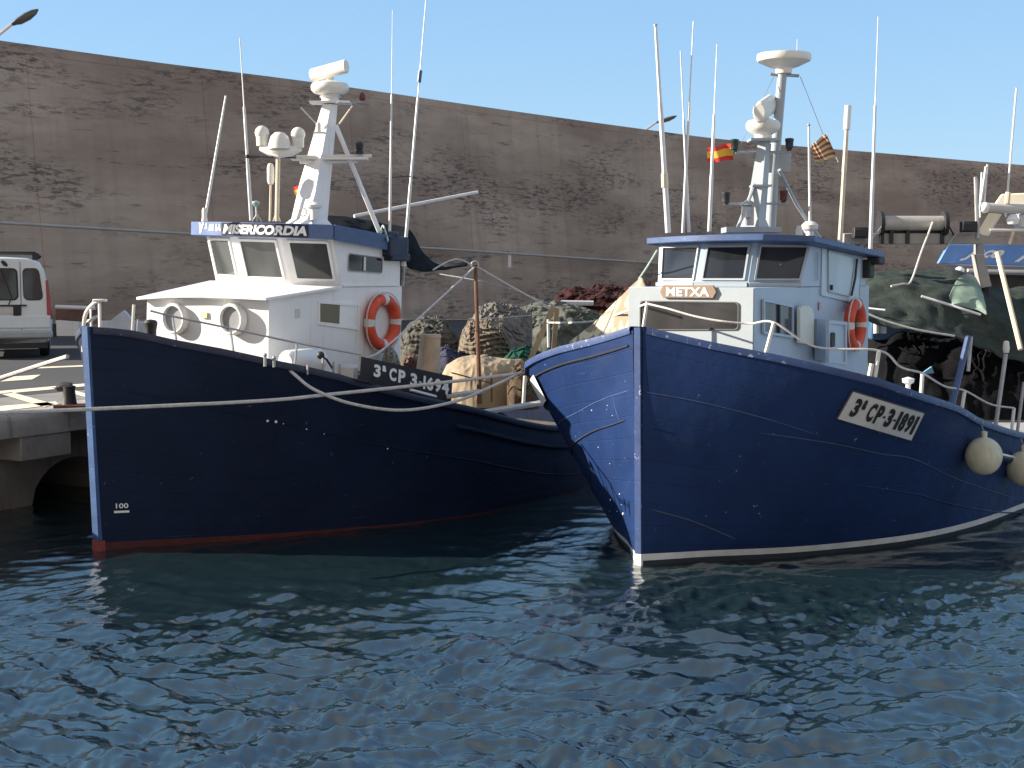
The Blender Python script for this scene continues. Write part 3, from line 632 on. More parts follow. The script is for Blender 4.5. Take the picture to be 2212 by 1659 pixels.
mb = MB(FR.M); mb.tube([Rb(1812, 578, n=NR)+V((.03, 0, 0)), Rb(1840, 450, n=NR)+V((.03, 0, 0)), Rb(1853, 312, n=NR)+V((.03, 0, 0))], .014, 6); part('door_seal', mb, black, f)
mb = MB(FR.M); mb.box(Rb(1668, 520, n=NR)+V((.03, 0, 0)), (.02, .03, .06)); part('door_handle', mb, black, f)
mb = MB(FR.M); mb.tube([Rb(1575, 265, n=NR)+V((.02, 0, 0)), Rb(1572, 470, n=NR)+V((.02, 0, 0))], .01, 6); part('grab_rail', mb, white2, boatR)
q = [Rb(x, y, n=NR+.08) for x, y in ((1460, 670), (1480, 652), (1520, 650), (1550, 680), (1560, 720), (1560, 940), (1460, 925))]
mb = MB(FR.M); mb.prism(q, (-.05, 0, 0)); part('lifebuoy_light_board', mb, paint('greenish_white', (.60, .66, .63), .5), boatR, bev=.01)
q = [Rb(x, y, n=NR+.25) for x, y in ((1655, 1065), (1785, 1085), (1785, 770), (1655, 755))]
mb = MB(FR.M); mb.prism([Rb(x, y, n=NR+.02) for x, y in ((1560, 1045), (1655, 1065), (1655, 755), (1560, 750))], (.03, 0, 0)); part('locker_side', mb, paint('grey_locker', (.3, .38, .48), .5), boatR)
mb = MB(FR.M); o_ = q; inn = [o_[0].lerp(o_[2], .08), o_[1].lerp(o_[3], .08), o_[2].lerp(o_[0], .08), o_[3].lerp(o_[1], .08)]
mb.grid([[p+V((-.02, 0, 0)) for p in o_], [p+V((.02, 0, 0)) for p in o_], [p+V((.02, 0, 0)) for p in inn], [p for p in inn]], True); mb.f.append([len(mb.v)-4+k for k in range(4)])
lk = part('locker', mb, white2, boatR)
mb = MB(FR.M); mb.box(Rb(1690, 900, n=NR+.27), (.03, .12, .16)); part('locker_latch', mb, black, lk, bev=.02)
mb = MB(FR.M); mb.box(Rb(1600, 655, n=NR+.004), (.006, .05, .09)); part('red_sticker', mb, paint('faded_red', (.55, .35, .4), .6), boatR)
# registration plate on the hull
cor = [hR.hit(*p) for p in ((1808, 903), (1966, 950), (1995, 890), (1842, 843))]; print('plate', [(round(a, 2), round(b, 2)) for a, b in cor])
BT = [hR.hit(1808+(1966-1808)*i/10, 903+(950-903)*i/10) for i in range(11)]; TT = [hR.hit(1842+(1995-1842)*i/10, 843+(890-843)*i/10) for i in range(11)]
def tb_(T_, u):
    u = min(max(u, 0), .9999)*10; i = int(u); f = u-i; return (T_[i][0]*(1-f)+T_[i+1][0]*f, T_[i][1]*(1-f)+T_[i+1][1]*f)
def pl(u, v, off=.02, side=1):
    a_, b_ = tb_(BT, u), tb_(TT, u); return hR.out(a_[0]*(1-v)+b_[0]*v, a_[1]*(1-v)+b_[1]*v, side, off)
mb = MB(FR.M); N = 12; mb.grid([[pl(i/N, j/4, .02) for i in range(N+1)] for j in range(5)]); plate = part('registration_plate', mb, greyp, boatR)
def plp(u, v, off=.03): return pl(u, v, off, -1)
mb = MB(FR.M); mb.grid([[plp(i/N, j/4) for i in range(N+1)] for j in range(5)]); part('registration_plate', mb, letw, boatR)
for a, b, c, d in ((0, 0, 1, 0), (0, 1, 1, 1), (0, 0, 0, 1), (1, 0, 1, 1)):
    mb = MB(FR.M); mb.tube([pl(a+(c-a)*i/N, b+(d-b)*i/N, .012) for i in range(N+1)], .012, 4); part('plate_edge', mb, black, plate)
for txt, u0, u1, v0, v1 in (('3', .10, .19, .2, .84), ('a', .205, .255, .52, .86), ('C', .31, .40, .2, .84), ('P', .42, .50, .2, .84), ('-', .515, .545, .46, .53), ('3', .56, .64, .2, .84), ('-', .655, .685, .46, .53), ('1', .70, .735, .2, .84), ('8', .75, .825, .2, .84), ('9', .835, .91, .2, .84), ('1', .925, .96, .2, .84)):
    text_on(txt, lambda u, v: FR.M @ pl(u0+(u1-u0)*u, v0+(v1-v0)*v, .026), letb, plate, bold=.05)
# rubbing strakes / sponson aft
strake(hR, 3.3, 12.2, .30, .05, hullR, boatR, flat=1.0)
mb = MB(FR.M); n = 30; mb.tube([hR.out(3.35+8.8*i/n, interp(3.35+8.8*i/n, hR.zs)-.265, 1, .05) for i in range(n+1)], .02, 5); part('strake_edging', mb, stripew, boatR)
strake(hR, .05, 12.2, .95, .008, hullR, boatR); strake(hR, .03, .95, .14, .012, black, boatR, 'seam', -1)
def seamline(h, pts, r, mat, side, root, name='seam'):
    q = [h.hit(x, y, side) for x, y in pts]; q = smooth([(a, b, 0) for a, b in q], 6)
    mb = MB(h.F.M); mb.tube([h.out(p.x, p.y, side, .001) for p in q], [r*.3]+[r]*(len(q)-2)+[r*.3], 5); part(name, mb, mat, root)
def ZB(x, y): return (1260+x/2.4386)/1.15728, (780+y/2.4386)/1.15728
crack = paint('dark_crack', (.006, .012, .035), .9, .2); pedge = paint('plank_edge_blue', (.030, .055, .13), .6, .3, 5); pale = paint('pale_scuff', (.05, .10, .25), .7, .3, 9)
seamline(hR, [ZB(370, 870), ZB(440, 790), ZB(560, 720), ZB(650, 690), ZB(740, 658)], .014, crack, -1, boatR)
seamline(hR, [ZB(345, 660), ZB(480, 880), ZB(610, 1090), ZB(655, 1180)], .007, crack, -1, boatR)
seamline(hR, [ZB(310, 720), ZB(410, 950), ZB(520, 1110)], .006, crack, -1, boatR)
seamline(hR, [ZB(330, 690), ZB(430, 620), ZB(560, 550), ZB(660, 510), ZB(760, 478)], .004, pale, -1, boatR, 'paint_edge')
seamline(hR, [ZB(662, 500), ZB(680, 590), ZB(705, 665)], .004, pale, -1, boatR, 'paint_edge')
for x, y, r_ in ((535, 600, .008), (630, 570, .006), (660, 632, .006), (575, 825, .007), (645, 925, .006), (650, 1145, .012), (727, 1230, .015), (705, 1110, .009), (690, 1215, .008), (645, 1215, .006), (715, 1175, .006)):
    mb = MB(FR.M); a_ = hR.hit(*ZB(x, y), -1); mb.ball(hR.out(*a_, -1, -.002), r_, 6); part('paint_chip', mb, letw, boatR)
seamline(hR, [C7(262, 1100), C7(300, 1280), C7(800, 1370), C7(1600, 1600)][1:], .005, pedge, 1, boatR, 'plank_edge')
seamline(hR, [(1405, 1100), (1500, 1127), (1590, 1165)], .006, paint('grey_scuff', (.07, .08, .10), .8), 1, boatR, 'scuff')
seamline(hR, [(1640, 935), (1780, 955), (1900, 980), (1975, 992), (2080, 1040), (2200, 1080)], .006, pedge, 1, boatR, 'plank_edge')
# rope rail stanchions
def foot_at(h, xd, dz=.02, inset=.03):
    b = min((abs(proj(h.F.M @ h.pt(u*.02, interp(u*.02, h.zs)))[0]-xd), u*.02) for u in range(1, int(h.L*50)))[1]
    return h.F.M @ (h.pt(b, interp(b, h.zs))+V((-inset, 0, dz)))
stT = []
for (tx, ty), bx_ in ((C7(1265, 775), C7(1235, 965)[0]), (C8(438, 915), C8(436, 1050)[0]), (C8(638, 1020), C8(643, 1125)[0]), (C8(833, 1100), C8(831, 1200)[0]), (C8(1060, 1180), C8(1060, 1290)[0])):
    ft = foot_at(hR, bx_); tp = at(tx, ty, ft.y); T([ft, tp], .02, plastic, boatR, 'stanchion'); stT.append(tp)
ft = at(1388, 716, 14.8); t0 = at(1398, 652, 14.8); T([ft, t0], .018, plastic, boatR, 'stanchion')
T([foot_at(hR, C8(402, 1040)[0]), at(*C8(404, 975), foot_at(hR, C8(402, 1040)[0]).y)], .025, plastic, boatR, 'stanchion')
f_ = foot_at(hR, C8(985, 1255)[0]); T([f_, at(*C8(1022, 930), f_.y)], .025, steel, boatR, 'stern_pole'); mb = MB(); mb.lathe([(.03, 0), (.04, .05), (.03, .13), (.001, .14)], at(*C8(1023, 925), f_.y), n=10); part('pole_lamp', mb, plastic, boatR)
f_ = foot_at(hR, C8(1100, 1300)[0]+6); T([at(*C8(1075, 1290), f_.y), at(*C8(1105, 1060), f_.y)], .02, steel, boatR, 'stern_pole')
f_ = foot_at(hR, C8(785, 1170)[0]); T([f_, at(*C8(850, 850), f_.y+.3)], .035, bluep, boatR, 'stern_pole'); T([at(*C8(848, 1010), f_.y+.4), at(*C8(862, 850), f_.y+.4)], .02, steel, boatR, 'stern_pole')
# gunwale cleats
for x, y in ((C8(678, 1100)), ):
    f_ = foot_at(hR, x, inset=.25); mb = MB(); mb.lathe([(.03, 0), (.025, .14), (.06, .16), (.065, .2), (.001, .22)], f_, n=12); part('mushroom_vent', mb, white, boatR)
mb = MB(FR.M)   # pale inside of the bulwark aft, seen above the near rail
mb.grid([[V((-2.0, s, interp(s, hR.zs)+dz)) for s in (5, 6, 7, 8, 9, 10, 11, 12)] for dz in (-.4, .12)]); part('far_bulwark', mb, greyp, boatR)
# winch on aft deck
mb = MB(); c = at(2140, 860, 20.0); mb.lathe([(.001, -.45), (.10, -.45), (.10, .45), (.001, .45)], c, axis=(1, .4, 0), n=18); mb.lathe([(.001, -.5), (.26, -.5), (.26, -.45), (.001, -.45)], c, axis=(1, .4, 0), n=22); mb.lathe([(.001, .45), (.26, .45), (.26, .5), (.001, .5)], c, axis=(1, .4, 0), n=22)
mb.box(c-V((0, 0, .25)), (1.0, .5, .15)); part('deck_winch', mb, paint('grey_green_winch', (.16, .19, .18), .6, .3, 6, streak=.4), boatR)
T([at(2070, 845, 19.6), at(2130, 822, 19.8)], .03, plastic, boatR, 'deck_pipe')
mb = MB(); mb.box(at(2115, 835, 19.9), (.12, .12, .35)); part('winch_bracket', mb, rust, boatR)

# ---- right mast and aerials, roof about 16.2 m from the viewer
YR = 16.2
mb = MB(); c0 = at(1620, 508, YR); mb.box(at(1622, 497, YR), (.62, .45, .06)); c1 = at(1632, 340, YR); c2 = at(1650, 300, YR)
def sqR(c, w_): return [V(c)+(FR.n*a*w_+FR.a*b*w_) for a, b in ((-.5, -.5), (.5, -.5), (.5, .5), (-.5, .5))]
mb.loft(sqR(at(1627, 500, YR), .30), sqR(at(1630, 475, YR), .20)); mb.loft(sqR(at(1630, 475, YR), .19), sqR(at(1640, 405, YR), .15)); mb.loft(sqR(at(1640, 405, YR), .15), sqR(at(1651, 302, YR), .10))
mast = part('mast', mb, whitef, boatR, ang=20)
mb = MB(); mb.box(at(1643, 402, YR), (.22, .22, .025)); mb.box(at(1650, 303, YR), (.34, .28, .03)); part('mast_platform', mb, whitef, mast)
mb = MB(); mb.lathe([(.10, 0), (.10, .05), (.17, .09), (.195, .13), (.195, .18), (.17, .21), (.08, .225), (.05, .27)], at(1648, 301, YR), n=24); part('radar_housing', mb, plastic, mast)
mb = MB(); a = at(1640, 243, YR-.35); b = at(1664, 226, YR+.35); ax = (b-a).normalized(); up = V((0, 0, 1)); up = (up-ax*up.dot(ax)).normalized(); fr = ax.cross(up)
def sect(c, sc_=1): return [c+fr*math.cos(t)*.075*sc_+up*math.sin(t)*.12*sc_ for t in [2*math.pi*k/18 for k in range(18)]]
rows = [sect(a, .8), sect(a+ax*.02), sect(b), sect(b+ax*.01, .85)]; bb = mb.grid(rows, True); mb.f.append([bb+k for k in range(18)][::-1]); mb.f.append([bb+54+k for k in range(18)]); part('radar_scanner', mb, plastic, mast)
mb = MB(); mb.tube([at(1664, 498, YR+.3), at(1671, 380, YR+.3)], [.062, .058], 14); mb.tube([at(1671, 380, YR+.3), at(1690, 155, YR+.3)], [.058, .055], 14); part('pole_mast', mb, whitef, boatR); pm = boatR.children[-1]
mb = MB(); mb.box(at(1683, 352, YR+.28), (.26, .05, .22)); part('mast_gusset', mb, whitef, pm, bev=.01)
mb = MB(); mb.lathe([(.09, 0), (.10, .06), (.17, .08), (.30, .14), (.315, .17), (.31, .22), (.22, .235), (.001, .24)], at(1693, 159, YR+.3), n=30); dome = part('satellite_disc', mb, plastic, pm)
mb = MB(); mb.tube([at(1664, 160, YR+.3), at(1726, 164, YR+.3)], .018, 6)
for x in (1673, 1695, 1712, 1732): mb.tube([at(x, 137, YR+.2), at(x, 120, YR+.2)], .008, 5); 
part('disc_fittings', mb, steel, dome)
T([at(1721, 128, YR+.3), at(1722, 85, YR+.3)], .0025, steel, dome, 'thin_aerial', 5)
T([at(1672, 165, YR+.3), at(1600, 312, YR)], .004, steel, pm, 'mast_stay', 5); T([at(1729, 166, YR+.3), at(1782, 300, YR+.6)], .004, steel, pm, 'mast_stay', 5)
T([at(1638, 380, YR), at(1592, 497, YR-.2)], .022, whitef, mast, 'mast_leg'); T([at(1683, 367, YR+.2), at(1720, 440, YR+.5), at(1752, 490, YR+.7), at(1778, 522, YR+1)], .022, whitef, mast, 'mast_leg')
mb = MB(); mb.tube([at(1590, 329, YR), at(1700, 329, YR+.1)], .018, 6); part('crosstree', mb, whitef, mast); mb = MB(); mb.tube([at(1568, 440, YR), at(1700, 440, YR+.1)], .014, 6); part('crosstree', mb, whitef, mast); 
lampp = [(.03, 0), (.03, .02), (.045, .03), (.045, .1), (.05, .11), (.05, .14), (.001, .15)]
for x, y, m_ in ((1587, 328, paint('dark_green_lamp', (.015, .03, .03), .3)), (1705, 326, paint('dark_blue_lamp', (.012, .014, .04), .3)), (1568, 442, black), (1693, 438, paint('dark_red_lamp', (.08, .015, .012), .3))):
    mb = MB(); mb.lathe([(r, z) for r, z in lampp], at(x, y, YR-.02), n=12); part('navigation_lamp', mb, m_, mast)
mb = MB(); mb.box(at(1620, 462, YR-.25), (.08, .08, .26)); mb.lathe([(.06, 0), (.05, .12), (.07, .14), (.001, .2)], at(1612, 470, YR-.3), n=12); part('mast_box', mb, steel, mast)
mb = MB(); mb.lathe([(.04, 0), (.04, .10), (.03, .14), (.001, .15)], at(1726, 515, YR+.3), n=12); part('antenna_dome', mb, plastic, boatR)
mb = MB(); mb.lathe([(.045, 0), (.045, .13), (.09, .15), (.10, .2), (.06, .24), (.001, .25)], at(1749, 523, YR+.5), n=14); part('antenna_dome', mb, plastic, boatR)
whip(1443, 503, 1416, 55, 15.8, .034, .018, polew, boatR); mb = MB(); mb.tube([at(1436, 405, 15.8), at(1435, 375, 15.8)], .042, 7); part('antenna_clamp', mb, polec, boatR); mb = MB(); mb.ball(at(1416, 55, 15.8), .022, 8); part('antenna_tip', mb, steel, boatR)
whip(1475, 503, 1498, 46, 15.9, .02, .007, polew, boatR); whip(1488, 502, 1470, 110, 15.9, .02, .007, polew, boatR)
whip(1532, 500, 1549, 95, 16.0, .024, .006, polew, boatR)
whip(1750, 500, 1747, 268, 16.7, .018, .012, polew, boatR); mb = MB(); mb.ball(at(1747, 270, 16.7), .02, 8); part('antenna_tip', mb, steel, boatR)
whip(1814, 530, 1829, 276, 17.0, .03, .024, polec, boatR); T([at(1829, 280, 17.0), at(1832, 228, 17.0)], .042, white, boatR, 'antenna_sleeve', 10)
whip(1880, 540, 1897, 36, 17.4, .026, .006, polew, boatR)
mb = MB(); mb.ball(at(1745, 497, 16.9), .05, 10); part('antenna_ball', mb, plastic, boatR)
# stern gantry with net drum
YG = 19.6
mb = MB(); mb.box((at(1822, 516, YG+.4)+at(2118, 516, YG-.4))/2, ((at(2118, 516, YG)-at(1822, 516, YG)).length, .2, .15)); gan = part('stern_gantry', mb, paint('grey_gantry_paint', (.30, .29, .28), .6, .2, 3, streak=.4), boatR, bev=.01)
mb = MB(); mb.loft([at(2108, 550, YG), at(2126, 550, YG), at(2142, 618, YG), at(2120, 622, YG)], [p+V((0, .2, 0)) for p in (at(2108, 550, YG), at(2126, 550, YG), at(2142, 618, YG), at(2120, 622, YG))])
mb.box(at(2115, 530, YG+.1), (.1, .15, .25)); part('gantry_post', mb, paint('grey_gantry_post', (.34, .33, .32), .6, .2, 3, streak=.4), gan)
T([at(2130, 610, YG+.1), at(2140, 900, YG+.1)], .08, black, gan, 'gantry_post')
T([at(1850, 525, YG+.2), at(1850, 860, YG+.2)], .05, black, gan, 'gantry_post')
dc0, dc1 = at(1902, 482, YG-.1), at(2040, 482, YG-.1); ax = (dc1-dc0).normalized(); Ld = (dc1-dc0).length
mb = MB(); mb.lathe([(.001, 0), (.10, 0), (.10, Ld), (.001, Ld)], dc0, axis=ax, n=24); dr = part('net_drum', mb, paint('worn_drum_steel', (.46, .44, .40), .5, .25, 4, metal=.2, streak=.5), gan)
for p in (dc0, dc1): mb = MB(); mb.lathe([(.001, -.025), (.17, -.025), (.17, .025), (.001, .025)], p, axis=ax, n=24); part('drum_flange', mb, black, dr)
for x in (1905, 1925, 1960, 2035): mb = MB(); mb.box(at(x, 508, YG-.1), (.05, .06, .24)); part('drum_bracket', mb, black, dr)
mb = MB(); mb.box(at(1970, 500, YG), (1.0, .1, .06)); part('drum_guard', mb, black, dr)
T([at(2062, 510, YG-.12), at(2042, 475, YG-.1)], .012, black, dr, 'drum_strut'); T([at(2040, 540, YG-.15), at(2068, 500, YG-.15)], .012, steel, dr, 'drum_strut')
for x, y in ((1858, 503), (2092, 490)):
    mb = MB(); mb.box(at(x, y, YG-.2), (.20, .16, .15)); mb.box(at(x, y, YG-.29), (.16, .02, .11)); part('floodlight', mb, black, gan, bev=.02)
T([at(1880, 520, YG-.3), at(1912, 480, YG-.2)], .01, steel, gan, 'gantry_strut'); T([at(1860, 540, YG-.3), at(1885, 517, YG-.2)], .012, black, gan, 'gantry_strut')
T([at(2112, 515, YG-.1), at(2108, 382, YG-.1)], .03, steel, gan, 'gantry_pole', 8)
T([at(2116, 455, YG+.3), at(2130, 360, YG+.3)], .02, polew, gan, 'gantry_pole'); 
T([at(2154, 545, YG-.5), at(2205, 755, YG-1.2)], .035, polec, gan, 'derrick_pole', 8)

# ---------------------------------------------------------------- things hung on the boats
def life_ring(label, c, nrm, tilt, R, r):
    nrm = V(nrm).normalized(); up = V((0, 0, 1)); up = (up-nrm*up.dot(nrm)).normalized(); u = nrm.cross(up)
    t = thing('life_ring', label, 'life ring', c, 'orange life rings hung on the wheelhouse sides')
    mb = MB(); mb.torus(c, R, r, u, up, 48, 14); part('ring_body', mb, ringm, t)
    for k in range(4):
        a = math.radians(45*0+90*k); mb = MB(); mb.torus(c, R, r*1.03, u, up, 5, 14, a-.14, a+.14); part('reflective_band', mb, ringw, t)
    mb = MB(); pts = []
    for k in range(49):
        a = 2*math.pi*k/48; dd = R+r*1.25+.015*abs(math.sin(2*a)); pts.append(V(c)+(u*math.cos(a)+up*math.sin(a))*dd+nrm*.02)
    mb.tube(pts, .009, 5); part('grab_line', mb, rope_m, t); return t
c = FL.M @ (Lb(1698, 802, n=NS)+V((.075, 0, 0)))
life_ring('orange ring with white bands on the white wheelhouse wall above the black number board', c, FL.n, 0, .285, .070)
c = FR.M @ (Rb(1842, 790, n=NR)+V((.09, -.16, 0)))
life_ring('orange ring tilted against the pale blue wheelhouse wall of the METXA boat', c, FR.n*.97+FR.a*.1, 0, .245, .064)
# flags
def flag(label, pts_grid, mat, pole=None):
    t = thing('flag', label, 'flag', pts_grid[-1][0])
    mb = MB(); n = len(pts_grid[0]); uvs = [[(j/(n-1), i/(len(pts_grid)-1)) for j in range(n)] for i in range(len(pts_grid))]
    mb.grid(pts_grid, uvs=uvs); o = part('flag_cloth', mb, mat, t); return t
def stripes(name, cols, axis=1):
    m, n, bs = newmat(name); uv = nd(n, 'ShaderNodeTexCoord').outputs['UV']; sx = nd(n, 'ShaderNodeSeparateXYZ'); n.links.new(uv, sx.inputs[0])
    r = nd(n, 'ShaderNodeValToRGB'); r.color_ramp.interpolation = 'CONSTANT'; e = r.color_ramp.elements
    while len(e) < len(cols): e.new(.5)
    for k, (p, c) in enumerate(cols): e[k].position = p; e[k].color = (*c, 1)
    n.links.new(sx.outputs[axis], r.inputs[0]); n.links.new(r.outputs[0], bs.inputs['Base Color']); bs.inputs['Roughness'].default_value = .8; return m
RED, YEL = (.55, .03, .03), (.75, .45, .05)
esp = stripes('red_yellow_red', [(0, RED), (.27, YEL), (.73, RED)]); sen = stripes('faded_stripes', [(k/9, (.58, .42, .22) if k % 2 == 0 else (.22, .09, .08)) for k in range(9)])
def flaggrid(c4, Y, ny=8, nx=12, amp=.03):
    (tl, tr, br, bl) = c4; g = []
    for i in range(ny+1):
        row = []
        for j in range(nx+1):
            u, v = j/nx, i/ny; x = (tl[0]*(1-u)+tr[0]*u)*v+(bl[0]*(1-u)+br[0]*u)*(1-v); y = (tl[1]*(1-u)+tr[1]*u)*v+(bl[1]*(1-u)+br[1]*u)*(1-v)
            row.append(at(x, y+2.0*math.sin(u*6), Y+amp*math.sin(u*9+v*1.5)))
        g.append(row)
    return g
flag('red and yellow flag at the left of the METXA boat mast', flaggrid([(1527, 318), (1582, 311), (1584, 347), (1528, 350)], 16.3), esp)
flag('faded striped flag flying at the right of the tall pole mast', flaggrid([(1752, 311), (1784, 290), (1809, 340), (1760, 349)], 16.7), sen)
flag('small red and orange flag half hidden behind the left white mast', flaggrid([(632, 405), (665, 385), (665, 420), (640, 428)], 18.2), esp)
T_ = MB(); T_.tube([at(1786, 292, 16.75), at(1800, 325, 16.75), at(1811, 350, 16.75)], .006, 5)
solo('flag_halyard', T_, rope_m, 'thin line along the edge of the faded striped flag', 'rope')
# fenders
for (x, y), lab in (((2125, 985), 'round cream fender hanging whole under the right rail of the METXA boat'), ((2210, 1012), 'round brownish fender cut off by the right edge of the photo')):
    f_ = foot_at(hR, x, dz=0, inset=-.26); c = at(x, y, f_.y-.10)
    t = thing('ball_fender', lab, 'fender', c-V((0, 0, .23)), 'ball fenders hung on the right boat')
    mb = MB(); mb.ball(c, .20, 20, 1.05); mb.lathe([(.03, .2), (.035, .27), (.001, .28)], c, n=10); part('fender_ball', mb, fend, t); T([c+V((0, 0, .26)), foot_at(hR, x-6, dz=.05)], .008, rope_d, t, 'lanyard')

# ropes
def rope(label, pts, r=.016, mat=None, sag=0, name='mooring_rope', grp=None, k=24):
    if len(pts) == 2:
        a, b = V(pts[0]), V(pts[1]); P = [a.lerp(b, i/k)-V((0, 0, sag*4*(i/k)*(1-i/k))) for i in range(k+1)]
    else: P = smooth(pts, 8)
    mb = MB(); mb.tube(P, r, 7); return solo(name, mb, mat or rope_m, label, 'rope', grp)
bowR = FR.M @ hR.out(1.3, 1.83, -1, .04)
tipR = at(1127, 806, bowR.y)
rope('long taut pale rope crossing in front of the navy hull to the METXA boat bow', [tipR, at(960, 826, 15.95), at(720, 851, 15.25), at(560, 866, 14.9), at(190, 884, 14.3), at(-60, 893, 13.8)], .02)
rope('slack pale rope hanging in a curve below the black number board', [at(618, 792, 15.35), at(640, 812, 15.2), at(680, 842, 15.15), at(760, 872, 15.3), at(870, 886, 15.6), at(980, 868, 15.9), at(1060, 836, 16.2), tipR+V((-.02, 0, -.0))], .018)
rope('pale rope from the bow of the navy boat running off to the left edge', [at(146, 770, 14.95), at(70, 794, 15.4), at(-40, 830, 15.9)], .024)
rope('thin rope from the top of the rusty post down to the life ring', [at(1024, 578, 19.4), at(843, 742, 16.9), at(790, 775, 16.4)], .013)
rope('rope from the top of the rusty post down to the timber frame', [at(1030, 576, 19.4), at(1110, 622, 19.7), at(1192, 667, 20)], .013)
rope('drooping line between the dark awning and the rusty post', [at(935, 583, 18.6), at(965, 566, 18.8), at(990, 560, 19), at(1020, 572, 19.4)], .010)
rope('thin line from the rusty post across the grey net pile to the timber frame', [at(950, 592, 20), at(1035, 607, 19.6), at(1120, 630, 19.8), at(1195, 660, 20)], .008, rope_d)
rope('lower thin line crossing the grey net pile', [at(870, 690, 19), at(1000, 690, 19.5), at(1060, 688, 19.5), at(1190, 678, 20)], .007, rope_d)
rope('white rope from the timber frame across the camouflage tarp', [at(1186, 697, 19.8), at(1240, 697, 18.2), at(1300, 690, 17.2), at(1398, 656, 15.0)], .014)
rope('pale green rope from the visor roof to the peak of the camouflage tarp', [at(1420, 540, 15.6), at(1400, 573, 15.9), at(1380, 603, 16.4)], .011, rope_g)
rope('rope guard line hanging between the white posts along the right boat rail', [at(1398, 656, 14.8), at(1440, 666, 14.55), at(1500, 683, 14.35), at(1560, 694, 14.2), at(1620, 699, 14.15)]+[stT[0]]+[stT[0].lerp(stT[1], .4)-V((0, 0, .13)), stT[1], stT[1].lerp(stT[2], .5)-V((0, 0, .05)), stT[2], stT[2].lerp(stT[3], .5)-V((0, 0, .04)), stT[3], stT[3].lerp(stT[4], .5)-V((0, 0, .05)), stT[4]], .011)
rope('pale rope leaning from the net drum down onto the green net awning', [at(2015, 480, 19.4), at(1990, 545, 19.2), at(1968, 607, 18.9), at(1950, 613, 18.8), at(1925, 618, 18.7)], .014)
rope('green tangled rope at the right end of the left wheelhouse roof', [at(790, 510, 17.7), at(810, 508, 17.6), at(825, 498, 17.7), at(818, 512, 17.6), at(832, 508, 17.7), at(838, 520, 17.6), at(828, 488, 17.8), at(822, 500, 17.8)], .012, rope_g)
mb = MB(); mb.tube([at(765, 467, 18.6), at(1032, 415, 19.6)], [.025, .022], 8); solo('boom_pole', mb, polew, 'long pale pole leaning out over the dark awning behind the left wheelhouse', 'pole')

# ---------------------------------------------------------------- sea wall (built from its surveyed line)
ZQ = 1.3; EQ = EYE-ZQ; HT = 6.47
wtop = [(-700, 10), (-300, 52), (0, 95), (350, 143), (700, 187), (1100, 244), (1400, 285), (1600, 309), (1900, 334), (2212, 360), (2500, 380), (2900, 404)]
wl = []
for x, y in wtop:
    D = HT*FD/(HOR-y); p = at(x, HOR, D); wl.append(V((p.x, p.y, 0)))
wl = smooth(wl, 6)
mb = MB(); rows, uvs = [], []; run = [0]
for a, b in zip(wl, wl[1:]): run.append(run[-1]+(b-a).length)
nrmW = []
for i in range(len(wl)):
    t = (wl[min(i+1, len(wl)-1)]-wl[max(i-1, 0)]).normalized(); nrmW.append(V((t.y, -t.x, 0)))
NV = 14
for j in range(NV+1):
    v = j/NV; z = ZQ-.3+(EYE+HT-ZQ+.3)*v; off = .9*(1-v)
    rows.append([p+n*off+V((0, 0, z)) for p, n in zip(wl, nrmW)]); uvs.append([(r, z) for r in run])
rows.append([p-n*2.0+V((0, 0, EYE+HT)) for p, n in zip(wl, nrmW)]); uvs.append([(r, 12) for r in run])
rows.append([p-n*2.2+V((0, 0, 0)) for p, n in zip(wl, nrmW)]); uvs.append([(r, 22) for r in run])
mb.grid(rows, uvs=uvs)
m, n, bs = newmat('old_sea_wall_concrete'); uv = nd(n, 'ShaderNodeTexCoord').outputs['UV']
big = noise_n(n, mapping(n, uv, (.10, .35, 1)), 1, 6, .6, .3); mid = noise_n(n, mapping(n, uv, (.6, 2.4, 1)), 1, 6, .6)
c = mixc(n, ramp(n, mid, .25, .75), (.40, .312, .250), (.48, .388, .320))
c = mixc(n, mul(n, ramp(n, big, .42, .60), .75), c, (.26, .195, .155))
br = nd(n, 'ShaderNodeTexBrick'); n.links.new(mapping(n, uv, (1, 1, 1), (0, .3, 0)), br.inputs['Vector']); br.offset = 0.5
for k_, v_ in (('Scale', 1), ('Brick Width', 6.1), ('Row Height', 9.5), ('Mortar Size', .02), ('Mortar Smooth', .5)): br.inputs[k_].default_value = v_
br.inputs['Color1'].default_value = (1.0, 1.0, 1.0, 1); br.inputs['Color2'].default_value = (.84, .84, .85, 1); br.inputs['Mortar'].default_value = (.82, .55, .55, 1)
c = mixc(n, .75, c, br.outputs[0], 'MULTIPLY')
cl = ramp(n, noise_n(n, mapping(n, uv, (.13, .42, 1), (3, 7, 0)), 1, 4, .6, .4), .49, .60)       # where the face has spalled
mk = ramp(n, noise_n(n, mapping(n, uv, (1.9, 9.0, 1)), 1, 9, .72, .3), .51, .56)
mk2 = ramp(n, noise_n(n, mapping(n, uv, (3.0, 11, 1), (9, 2, 0)), 1, 6, .7, .3), .52, .60)
mk3 = ramp(n, noise_n(n, mapping(n, uv, (.45, 4.2, 1), (1, 5, 0)), 1, 9, .72, .2), .60, .63)
st_ = ramp(n, noise_n(n, mapping(n, uv, (1.6, .12, 1), (5, 5, 0)), 1, 5, .6), .5, .72)               # rain streaks
c = mixc(n, mul(n, st_, .30), c, (.17, .135, .12))
c = mixc(n, mul(n, mul(n, mk, cl), .8), c, (.075, .066, .064)); c = mixc(n, mul(n, mul(n, mk2, cl), .55), c, (.12, .10, .095)); c = mixc(n, mul(n, mk3, .6), c, (.09, .075, .072))
n.links.new(c, bs.inputs['Base Color']); bs.inputs['Roughness'].default_value = .95; bs.inputs['Specular IOR Level'].default_value = .2
